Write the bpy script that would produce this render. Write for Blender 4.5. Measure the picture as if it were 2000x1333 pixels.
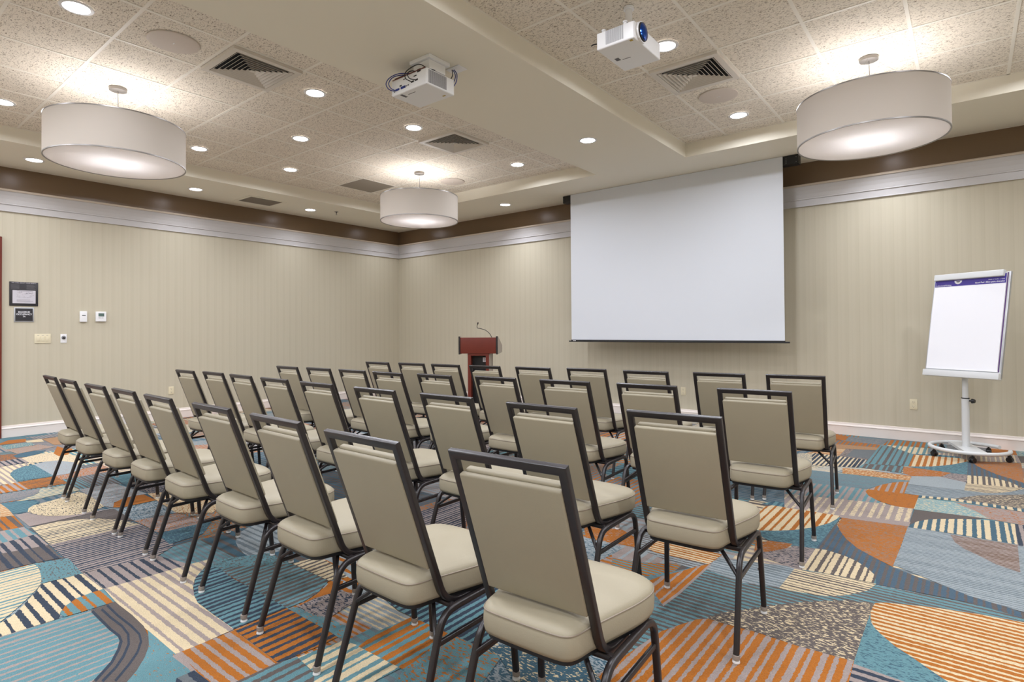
import bpy, bmesh, math, random
from mathutils import Vector, Matrix
random.seed(7)
PI = math.pi
scene = bpy.context.scene
for o in list(bpy.data.objects):
    bpy.data.objects.remove(o, do_unlink=True)
C = scene.collection

# ------------------------------------------------------------------ camera
YAW, PITCH, ROLL = 0.67406, 0.01153, -0.00716
fw = Vector((-math.sin(YAW)*math.cos(PITCH), math.cos(YAW)*math.cos(PITCH), math.sin(PITCH)))
r0 = Vector((math.cos(YAW), math.sin(YAW), 0))
u0 = r0.cross(fw)
rt = r0*math.cos(ROLL) + u0*math.sin(ROLL)
up = u0*math.cos(ROLL) - r0*math.sin(ROLL)
cam_d = bpy.data.cameras.new('camera')
cam = bpy.data.objects.new('camera', cam_d)
C.objects.link(cam)
m = Matrix((rt, up, -fw)).transposed().to_4x4()
m.translation = Vector((0, 0, 1.27))
cam.matrix_world = m
cam_d.sensor_width = 36.0
cam_d.lens = 1116.5/2000*36
cam_d.shift_y = -32.6/2000
cam_d.clip_start = 0.05
scene.camera = cam

# ------------------------------------------------------------------ world, exposure
w = bpy.data.worlds.new('world'); scene.world = w; w.use_nodes = True
w.node_tree.nodes['Background'].inputs[0].default_value = (0.9, 0.93, 1.0, 1)
w.node_tree.nodes['Background'].inputs[1].default_value = 0.2
vs = scene.view_settings
scene.display_settings.display_device = 'sRGB'
vs.view_transform = 'Standard'; vs.look = 'None'; vs.gamma = 1.0; vs.use_curve_mapping = False
vs.exposure = EXPOSURE = 0.32
TRAY_W, EDGE_W, SIDE_W, REAR_W = 12.5, 8.0, 3.5, 25.0      # watts of the downlights: in the trays, along the walls, unseen over the rear of the room, raised to fill the chair backs
PENDANT_W = 13.0        # watts of the bulbs in each drum pendant
LIGHT_COL = (0.94, 0.98, 1.09)

# ------------------------------------------------------------------ room dimensions (metres, camera above the origin)
XL, XR, YB, YF = -9.263, 2.73, 7.832, -4.2      # left wall, right wall, screen wall, rear wall
ZS, ZT = 3.339, 3.50                            # soffit and tray heights
TRAYS = [(-8.0, -3.84, -3.0, 6.63), (-2.63, 1.43, -3.0, 6.65)]
GRID = [(-4.39, 2.69), (-0.921, 4.555)]         # one grid crossing of each tray
TX, TY = 0.61, 0.607

# ------------------------------------------------------------------ helpers
def lin(c):
    return tuple(((v/255)/12.92 if v/255 <= 0.04045 else (((v/255)+0.055)/1.055)**2.4) for v in c) + (1.0,)

def mat(name, rgb, rough=0.6, metal=0.0, spec=0.5, emit=None, estr=0.0, bump=None, coat=0.0, var=0.0):
    M = bpy.data.materials.new(name); M.use_nodes = True
    nt = M.node_tree; b = nt.nodes['Principled BSDF']
    b.inputs['Base Color'].default_value = lin(rgb)
    b.inputs['Roughness'].default_value = rough
    b.inputs['Metallic'].default_value = metal
    b.inputs['Specular IOR Level'].default_value = spec
    b.inputs['Coat Weight'].default_value = coat
    if emit:
        b.inputs['Emission Color'].default_value = lin(emit); b.inputs['Emission Strength'].default_value = estr
    tc = nt.nodes.new('ShaderNodeTexCoord')
    if bump:
        scale, dist = bump
        n = nt.nodes.new('ShaderNodeTexNoise'); n.inputs['Scale'].default_value = scale; n.inputs['Detail'].default_value = 3
        bp = nt.nodes.new('ShaderNodeBump'); bp.inputs['Distance'].default_value = dist; bp.inputs['Strength'].default_value = 0.5
        nt.links.new(tc.outputs['Object'], n.inputs['Vector'])
        nt.links.new(n.outputs['Fac'], bp.inputs['Height']); nt.links.new(bp.outputs['Normal'], b.inputs['Normal'])
    if var > 0:
        n = nt.nodes.new('ShaderNodeTexNoise'); n.inputs['Scale'].default_value = 6; n.inputs['Detail'].default_value = 2
        mx = nt.nodes.new('ShaderNodeMix'); mx.data_type = 'RGBA'
        c = lin(rgb)
        mx.inputs[6].default_value = tuple(v*(1-var) for v in c[:3])+(1,)
        mx.inputs[7].default_value = tuple(min(1, v*(1+var)) for v in c[:3])+(1,)
        nt.links.new(tc.outputs['Object'], n.inputs['Vector'])
        nt.links.new(n.outputs['Fac'], mx.inputs[0]); nt.links.new(mx.outputs[2], b.inputs['Base Color'])
    return M

def link_mesh(name, bm, mats, parent=None, smooth=True, angle=35):
    bmesh.ops.recalc_face_normals(bm, faces=bm.faces)
    me = bpy.data.meshes.new(name); bm.to_mesh(me); bm.free()
    if not isinstance(mats, (list, tuple)): mats = [mats]
    for x in mats: me.materials.append(x)
    if smooth:
        me.polygons.foreach_set('use_smooth', [True]*len(me.polygons))
        me.set_sharp_from_angle(angle=math.radians(angle))
    o = bpy.data.objects.new(name, me); C.objects.link(o)
    if parent: o.parent = parent
    return o

def thing(name, label, cat, loc=(0, 0, 0), rotz=0.0, group=None):
    o = bpy.data.objects.new(name, None); C.objects.link(o)
    o.empty_display_size = 0.1
    o.location = loc; o.rotation_euler = (0, 0, rotz)
    o['label'] = label; o['category'] = cat
    if group: o['group'] = group
    return o

def tag(o, label, cat, group=None):
    o['label'] = label; o['category'] = cat
    if group: o['group'] = group
    return o

def struct(o):
    o['kind'] = 'structure'; return o

def add_box(bm, x0, x1, y0, y1, z0, z1, mi=0, M=None):
    vs_ = [Vector(p) for p in ((x0,y0,z0),(x1,y0,z0),(x1,y1,z0),(x0,y1,z0),(x0,y0,z1),(x1,y0,z1),(x1,y1,z1),(x0,y1,z1))]
    if M: vs_ = [M @ v for v in vs_]
    V = [bm.verts.new(v) for v in vs_]
    fs = []
    for f in ((0,3,2,1),(4,5,6,7),(0,1,5,4),(1,2,6,5),(2,3,7,6),(3,0,4,7)):
        F = bm.faces.new([V[i] for i in f]); F.material_index = mi; fs.append(F)
    return V, fs

def rbox(x0, x1, y0, y1, z0, z1, r=0.005, seg=3, M=None):
    """a box with rounded edges"""
    bm = bmesh.new(); add_box(bm, x0, x1, y0, y1, z0, z1)
    bmesh.ops.bevel(bm, geom=list(bm.edges), offset=r, segments=seg, profile=0.6, affect='EDGES')
    if M: bmesh.ops.transform(bm, matrix=M, verts=bm.verts)
    return bm

def join_bm(dst, src):
    me = bpy.data.meshes.new('t'); src.to_mesh(me); src.free(); dst.from_mesh(me); bpy.data.meshes.remove(me)

def add_cyl(bm, p0, p1, r0_, r1_=None, n=20, mi=0, caps=True):
    p0, p1 = Vector(p0), Vector(p1); r1_ = r0_ if r1_ is None else r1_
    d = (p1-p0).normalized(); a = d.orthogonal().normalized(); b = d.cross(a)
    A = [bm.verts.new(p0 + (a*math.cos(t)+b*math.sin(t))*r0_) for t in [2*PI*i/n for i in range(n)]]
    B = [bm.verts.new(p1 + (a*math.cos(t)+b*math.sin(t))*r1_) for t in [2*PI*i/n for i in range(n)]]
    for i in range(n):
        f = bm.faces.new((A[i], A[(i+1)%n], B[(i+1)%n], B[i])); f.material_index = mi
    if caps:
        bm.faces.new(A[::-1]).material_index = mi; bm.faces.new(B).material_index = mi

def rect_prof(w_, d_, r=0.004):
    """rounded rectangle profile, w_ along n, d_ along b"""
    pts = []
    for sx, sy, a0 in ((1,1,0),(-1,1,90),(-1,-1,180),(1,-1,270)):
        for k in range(4):
            a = math.radians(a0 + 30*k)
            pts.append((sx*(w_/2-r)+r*math.cos(a), sy*(d_/2-r)+r*math.sin(a)))
    return pts

def circ_prof(r, n=12):
    return [(r*math.cos(2*PI*i/n), r*math.sin(2*PI*i/n)) for i in range(n)]

def add_sweep(bm, path, prof, n0, closed=False, mi=0):
    """mitred sweep of a profile along a 3-D path; n0 = direction of the profile's first axis at the start"""
    P = [Vector(p) for p in path]; n = len(P)
    segs = [(P[(i+1) % n]-P[i]).normalized() for i in range(n if closed else n-1)]
    nv = Vector(n0); nv = (nv - segs[0]*nv.dot(segs[0])).normalized()
    rings = []; cur = nv
    frames = [cur.copy()]
    for i in range(1, len(segs)):
        q = segs[i-1].rotation_difference(segs[i]); cur = q @ cur
        cur = (cur - segs[i]*cur.dot(segs[i])).normalized(); frames.append(cur.copy())
    for i in range(n):
        if closed:
            d = segs[i-1]; mm = (segs[i-1]+segs[i]).normalized(); f = frames[i-1] if i > 0 else frames[-1]
            if i == 0: d = segs[0]; f = frames[0]
        elif i == 0: d = mm = segs[0]; f = frames[0]
        elif i == n-1: d = mm = segs[-1]; f = frames[-1]
        else: d = segs[i-1]; mm = (segs[i-1]+segs[i]).normalized(); f = frames[i-1]
        b = d.cross(f)
        ring = []
        for (u, v) in prof:
            off = f*u + b*v
            off = off - d*(off.dot(mm)/d.dot(mm))
            ring.append(bm.verts.new(P[i]+off))
        rings.append(ring)
    k = len(prof)
    for i in range(len(rings)-1 + (1 if closed else 0)):
        A, B = rings[i], rings[(i+1) % len(rings)]
        for j in range(k):
            F = bm.faces.new((A[j], A[(j+1)%k], B[(j+1)%k], B[j])); F.material_index = mi
    if not closed:
        bm.faces.new(rings[0][::-1]).material_index = mi; bm.faces.new(rings[-1]).material_index = mi

def arc(cx, cy, r, a0, a1, n=6):
    return [(cx+r*math.cos(math.radians(a0+(a1-a0)*i/n)), cy+r*math.sin(math.radians(a0+(a1-a0)*i/n))) for i in range(n+1)]

def smooth_loop(pts, sub=4):
    n = len(pts); out = []
    for i in range(n):
        p0, p1, p2, p3 = (Vector(pts[(i+k-1) % n]) for k in range(4))
        for s in range(sub):
            t = s/sub
            out.append(tuple(0.5*((2*p1)+(-p0+p2)*t+(2*p0-5*p1+4*p2-p3)*t*t+(-p0+3*p1-3*p2+p3)*t**3)))
    return out

def smooth_path(pts, sub=5):
    out = []
    for i in range(len(pts)-1):
        p0 = Vector(pts[max(i-1, 0)]); p1 = Vector(pts[i]); p2 = Vector(pts[i+1]); p3 = Vector(pts[min(i+2, len(pts)-1)])
        for s in range(sub):
            t = s/sub
            out.append(0.5*((2*p1)+(-p0+p2)*t+(2*p0-5*p1+4*p2-p3)*t*t+(-p0+3*p1-3*p2+p3)*t**3))
    out.append(Vector(pts[-1])); return out

def add_wire(bm, pts, r, n=8, mi=0, sub=5):
    path = smooth_path(pts, sub)
    d = (path[1]-path[0]).normalized()
    add_sweep(bm, path, circ_prof(r, n), d.orthogonal(), mi=mi)

def lathe(bm, prof, cx, cy, n=48, mi=0):
    """surface of revolution about a vertical axis, prof = [(r, z)]"""
    rings = []
    for r, z in prof:
        if r < 1e-6: rings.append([bm.verts.new((cx, cy, z))])
        else: rings.append([bm.verts.new((cx+r*math.cos(2*PI*i/n), cy+r*math.sin(2*PI*i/n), z)) for i in range(n)])
    for A, B in zip(rings, rings[1:]):
        for i in range(n):
            a, b = A[i % len(A)], A[(i+1) % len(A)]; c, d = B[(i+1) % len(B)], B[i % len(B)]
            vs_ = []
            for v in (a, b, c, d):
                if v not in vs_: vs_.append(v)
            if len(vs_) > 2: bm.faces.new(vs_).material_index = mi

def text_mesh(name, body, size, M, material, parent, align='CENTER', depth=0.0006, bold=0.0, sx=1.0):
    cu = bpy.data.curves.new(name, 'FONT'); cu.body = body; cu.size = size
    cu.align_x = align; cu.align_y = 'CENTER'; cu.extrude = depth; cu.offset = bold
    t = bpy.data.objects.new('t', cu); C.objects.link(t)
    bpy.context.view_layer.update()
    dg = bpy.context.evaluated_depsgraph_get()
    me = bpy.data.meshes.new_from_object(t.evaluated_get(dg))
    bpy.data.objects.remove(t, do_unlink=True); bpy.data.curves.remove(cu)
    me.transform(M @ Matrix.Diagonal((sx, 1, 1, 1)))
    me.materials.clear(); me.materials.append(material)
    o = bpy.data.objects.new(name, me); C.objects.link(o); o.parent = parent
    return o

def frame_matrix(x, y, z, origin):
    M = Matrix((Vector(x), Vector(y), Vector(z))).transposed().to_4x4(); M.translation = Vector(origin); return M

def copy_tree(o, parent=None):
    c = o.copy(); C.objects.link(c)
    if parent: c.parent = parent
    for ch in list(o.children): copy_tree(ch, c)
    return c

# ------------------------------------------------------------------ materials
def wallpaper():
    M = mat('wallpaper', (226, 214, 182), rough=0.55, spec=0.35)
    nt = M.node_tree; b = nt.nodes['Principled BSDF']
    g = nt.nodes.new('ShaderNodeNewGeometry'); sp = nt.nodes.new('ShaderNodeSeparateXYZ')
    nt.links.new(g.outputs['Position'], sp.inputs[0])
    add = nt.nodes.new('ShaderNodeMath'); add.operation = 'ADD'
    nt.links.new(sp.outputs[0], add.inputs[0]); nt.links.new(sp.outputs[1], add.inputs[1])
    fac = None
    for per, ph in ((0.115, 0.0), (0.0383, 0.7)):
        s = nt.nodes.new('ShaderNodeMath'); s.operation = 'MULTIPLY'; s.inputs[1].default_value = 2*PI/per
        nt.links.new(add.outputs[0], s.inputs[0])
        sn = nt.nodes.new('ShaderNodeMath'); sn.operation = 'SINE'; nt.links.new(s.outputs[0], sn.inputs[0])
        gt = nt.nodes.new('ShaderNodeMath'); gt.operation = 'GREATER_THAN'; gt.inputs[1].default_value = 0.55
        nt.links.new(sn.outputs[0], gt.inputs[0])
        if fac is None: fac = gt
        else:
            a2 = nt.nodes.new('ShaderNodeMath'); a2.operation = 'MULTIPLY_ADD'; a2.inputs[1].default_value = 0.5
            nt.links.new(gt.outputs[0], a2.inputs[0]); nt.links.new(fac.outputs[0], a2.inputs[2]); fac = a2
    mp = nt.nodes.new('ShaderNodeMapping'); mp.inputs['Scale'].default_value = (30, 30, 2.0)
    n = nt.nodes.new('ShaderNodeTexNoise'); n.inputs['Scale'].default_value = 1.0
    nt.links.new(g.outputs['Position'], mp.inputs[0]); nt.links.new(mp.outputs[0], n.inputs['Vector'])
    ml = nt.nodes.new('ShaderNodeMath'); ml.operation = 'MULTIPLY'
    nt.links.new(n.outputs['Fac'], ml.inputs[0]); nt.links.new(fac.outputs[0], ml.inputs[1])
    mx = nt.nodes.new('ShaderNodeMix'); mx.data_type = 'RGBA'
    mx.inputs[6].default_value = lin((196, 188, 167)); mx.inputs[7].default_value = lin((190, 182, 160))
    nt.links.new(ml.outputs[0], mx.inputs[0]); nt.links.new(mx.outputs[2], b.inputs['Base Color'])
    return M

def ceiling_tile():
    M = mat('ceiling_tile', (205, 193, 174), rough=0.9, spec=0.2)
    nt = M.node_tree; b = nt.nodes['Principled BSDF']
    g = nt.nodes.new('ShaderNodeNewGeometry')
    mp = nt.nodes.new('ShaderNodeMapping'); mp.inputs['Scale'].default_value = (58, 110, 1)
    nt.links.new(g.outputs['Position'], mp.inputs[0])
    n = nt.nodes.new('ShaderNodeTexNoise'); n.inputs['Scale'].default_value = 1.0; n.inputs['Detail'].default_value = 4; n.inputs['Roughness'].default_value = 0.7
    n.inputs['Distortion'].default_value = 0.8
    nt.links.new(mp.outputs[0], n.inputs['Vector'])
    cr = nt.nodes.new('ShaderNodeValToRGB')
    cr.color_ramp.elements[0].position = 0.36; cr.color_ramp.elements[0].color = lin((130, 113, 93))
    cr.color_ramp.elements[1].position = 0.47; cr.color_ramp.elements[1].color = lin((238, 229, 214))
    nt.links.new(n.outputs['Fac'], cr.inputs[0]); nt.links.new(cr.outputs[0], b.inputs['Base Color'])
    bp = nt.nodes.new('ShaderNodeBump'); bp.inputs['Distance'].default_value = 0.004; bp.inputs['Strength'].default_value = 0.6
    nt.links.new(n.outputs['Fac'], bp.inputs['Height']); nt.links.new(bp.outputs['Normal'], b.inputs['Normal'])
    return M

def carpet_mat():
    M = mat('patterned_carpet', (120, 120, 120), rough=0.95, spec=0.1)
    nt = M.node_tree; b = nt.nodes['Principled BSDF']; L = nt.links
    def node(t, **k):
        x = nt.nodes.new(t)
        for a, v in k.items(): setattr(x, a, v)
        return x
    def math_(op, a, b_=None, c=None):
        x = node('ShaderNodeMath', operation=op)
        for i, v in enumerate((a, b_, c)):
            if v is None: continue
            if isinstance(v, (int, float)): x.inputs[i].default_value = v
            else: L.new(v, x.inputs[i])
        return x.outputs[0]
    ca = node('ShaderNodeAttribute', attribute_name='colour_a'); cb = node('ShaderNodeAttribute', attribute_name='colour_b')
    pr = node('ShaderNodeAttribute', attribute_name='weave')
    g = node('ShaderNodeNewGeometry'); sp = node('ShaderNodeSeparateXYZ'); L.new(g.outputs['Position'], sp.inputs[0])
    ps = node('ShaderNodeSeparateColor'); L.new(pr.outputs['Color'], ps.inputs[0])
    freq, duty, cov = ps.outputs[0], ps.outputs[1], ps.outputs[2]
    dirn = pr.outputs['Alpha']
    # wobbling yarn edges
    nz = node('ShaderNodeTexNoise'); nz.inputs['Scale'].default_value = 55; nz.inputs['Detail'].default_value = 1
    L.new(g.outputs['Position'], nz.inputs['Vector'])
    wob = math_('MULTIPLY', math_('SUBTRACT', nz.outputs['Fac'], 0.5), 0.012)
    isx = math_('GREATER_THAN', dirn, 0.75)
    u = math_('ADD', math_('ADD', math_('MULTIPLY', sp.outputs[0], math_('SUBTRACT', 1.0, isx)), math_('MULTIPLY', sp.outputs[1], isx)), wob)
    # uneven stripe widths
    ph = math_('MULTIPLY', u, math_('MULTIPLY', freq, 100.0))
    wn = node('ShaderNodeTexWhiteNoise', noise_dimensions='1D'); L.new(math_('FLOOR', ph), wn.inputs['W'])
    d2 = math_('ADD', duty, math_('MULTIPLY', math_('SUBTRACT', wn.outputs['Value'], 0.5), 0.35))
    strp = math_('LESS_THAN', math_('FRACT', ph), d2)
    nostripe = math_('LESS_THAN', dirn, 0.25)
    strp = math_('MAXIMUM', strp, nostripe)
    # flecks, long along x
    mp = node('ShaderNodeMapping'); mp.inputs['Scale'].default_value = (44, 112, 1); L.new(g.outputs['Position'], mp.inputs[0])
    n2 = node('ShaderNodeTexNoise'); n2.inputs['Scale'].default_value = 1.0; n2.inputs['Detail'].default_value = 2.5; n2.inputs['Distortion'].default_value = 0.5
    L.new(mp.outputs[0], n2.inputs['Vector'])
    fl = math_('GREATER_THAN', n2.outputs['Fac'], math_('SUBTRACT', 0.70, math_('MULTIPLY', cov, 0.46)))
    mask = math_('MULTIPLY', strp, fl)
    mx = node('ShaderNodeMix', data_type='RGBA')
    L.new(mask, mx.inputs[0]); L.new(ca.outputs['Color'], mx.inputs[6]); L.new(cb.outputs['Color'], mx.inputs[7])
    # tufts
    n3 = node('ShaderNodeTexNoise'); n3.inputs['Scale'].default_value = 260; n3.inputs['Detail'].default_value = 1
    L.new(g.outputs['Position'], n3.inputs['Vector'])
    hv = node('ShaderNodeHueSaturation'); L.new(mx.outputs[2], hv.inputs['Color'])
    L.new(math_('ADD', math_('MULTIPLY', n3.outputs['Fac'], 0.7), 0.65), hv.inputs['Value'])
    L.new(hv.outputs[0], b.inputs['Base Color'])
    bp = node('ShaderNodeBump'); bp.inputs['Distance'].default_value = 0.004; bp.inputs['Strength'].default_value = 0.7
    L.new(n3.outputs['Fac'], bp.inputs['Height']); L.new(bp.outputs['Normal'], b.inputs['Normal'])
    b.inputs['Sheen Weight'].default_value = 0.1
    return M

M_WALL = wallpaper()
M_BAND = mat('brown_paint', (118, 96, 72), rough=0.3, spec=0.5)
M_TILE = ceiling_tile()
M_SOFFIT = mat('cream_ceiling_paint', (236, 230, 213), rough=0.85, spec=0.2)
M_TBAR = mat('white_grid_bar', (240, 234, 222), rough=0.6)
M_CROWN = mat('silver_grey_trim_paint', (196, 193, 192), rough=0.3, metal=0.0)
M_CAP = mat('taupe_trim_cap', (200, 186, 170), rough=0.5)
M_BASE = mat('white_trim_paint', (232, 222, 214), rough=0.4)
M_CARPET = carpet_mat()
M_RED = mat('red_mahogany', (104, 40, 27), rough=0.35, var=0.15)
M_FRAME = mat('dark_bronze_metal', (34, 29, 30), rough=0.34, spec=0.6)
M_VINYL = mat('taupe_vinyl', (158, 149, 127), rough=0.5, spec=0.4, bump=(220, 0.0006), var=0.03)
M_PIPE = mat('taupe_piping', (140, 128, 112), rough=0.5)
M_GLIDE = mat('white_nylon', (228, 228, 226), rough=0.35)
M_SLEEVE = mat('smoky_plastic_sleeve', (150, 140, 130), rough=0.25)
M_BLACK = mat('black_plastic', (22, 22, 24), rough=0.4)
M_DARK = mat('duct_shade_black', (8, 8, 9), rough=0.8)  # shade colour for the sheet behind the vent louvres
M_WHITEP = mat('white_plastic', (236, 236, 236), rough=0.35)
M_GREYP = mat('grey_plastic', (150, 150, 152), rough=0.4)
M_SCREEN = mat('matte_white_screen_cloth', (222, 226, 232), rough=0.8, spec=0.2)
M_PAPER = mat('white_paper', (240, 240, 244), rough=0.8, spec=0.2)
M_STEELW = mat('white_enamel', (214, 216, 216), rough=0.35)
M_ALU = mat('brushed_aluminium', (190, 192, 196), rough=0.35, metal=0.7)
M_IVORY = mat('ivory_plastic', (222, 212, 182), rough=0.4)
M_PURPLE = mat('purple_print', (66, 48, 150), rough=0.5)
M_WHITEINK = mat('white_ink', (235, 235, 238), rough=0.6)
M_BLUE = mat('blue_cable', (28, 48, 130), rough=0.4)
M_LCD = mat('green_grey_lcd', (92, 112, 106), rough=0.25)
M_SIGN = mat('dark_grey_sign', (44, 42, 46), rough=0.35)
M_PLAN = mat('pale_floor_plan', (196, 192, 198), rough=0.5)
M_LINE = mat('grey_print', (110, 104, 112), rough=0.6)
M_LINED = mat('dim_grey_print', (104, 102, 104), rough=0.6)
M_VENT = mat('off_white_vent', (214, 206, 194), rough=0.5)
M_SPK = mat('beige_speaker_grille', (206, 194, 182), rough=0.7)
M_METAL = mat('satin_nickel', (150, 146, 142), rough=0.4, metal=0.8)
M_PANELD = mat('grey_beige_return_panel', (150, 140, 126), rough=0.8)
M_SIDE = mat('grey_beige_laminate', (176, 164, 150), rough=0.5)
M_LENSB = mat('blue_coated_lens', (12, 40, 90), rough=0.08, spec=0.8, coat=1.0)
M_LENSB2 = mat('blue_glass_lens', (14, 70, 160), rough=0.12, metal=0.7)
M_YEL = mat('yellow_sticker', (176, 150, 30), rough=0.5)
M_LAMPON = mat('lit_downlight_lens', (255, 255, 255), emit=(250, 248, 255), estr=22.0)

def shade_mat(name, rgb, tr, rgb2=None):
    M = bpy.data.materials.new(name); M.use_nodes = True; nt = M.node_tree; nt.nodes.clear()
    out = nt.nodes.new('ShaderNodeOutputMaterial'); d = nt.nodes.new('ShaderNodeBsdfDiffuse'); t = nt.nodes.new('ShaderNodeBsdfTranslucent')
    mx = nt.nodes.new('ShaderNodeMixShader'); mx.inputs[0].default_value = tr
    d.inputs[0].default_value = lin(rgb); t.inputs[0].default_value = lin(rgb2 or rgb)
    nt.links.new(d.outputs[0], mx.inputs[1]); nt.links.new(t.outputs[0], mx.inputs[2]); nt.links.new(mx.outputs[0], out.inputs[0])
    return M
M_SHADE = shade_mat('linen_drum_shade', (200, 191, 180), 0.08)
M_DIFF = shade_mat('frosted_acrylic', (236, 232, 228), 0.42, (238, 236, 236))

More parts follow.
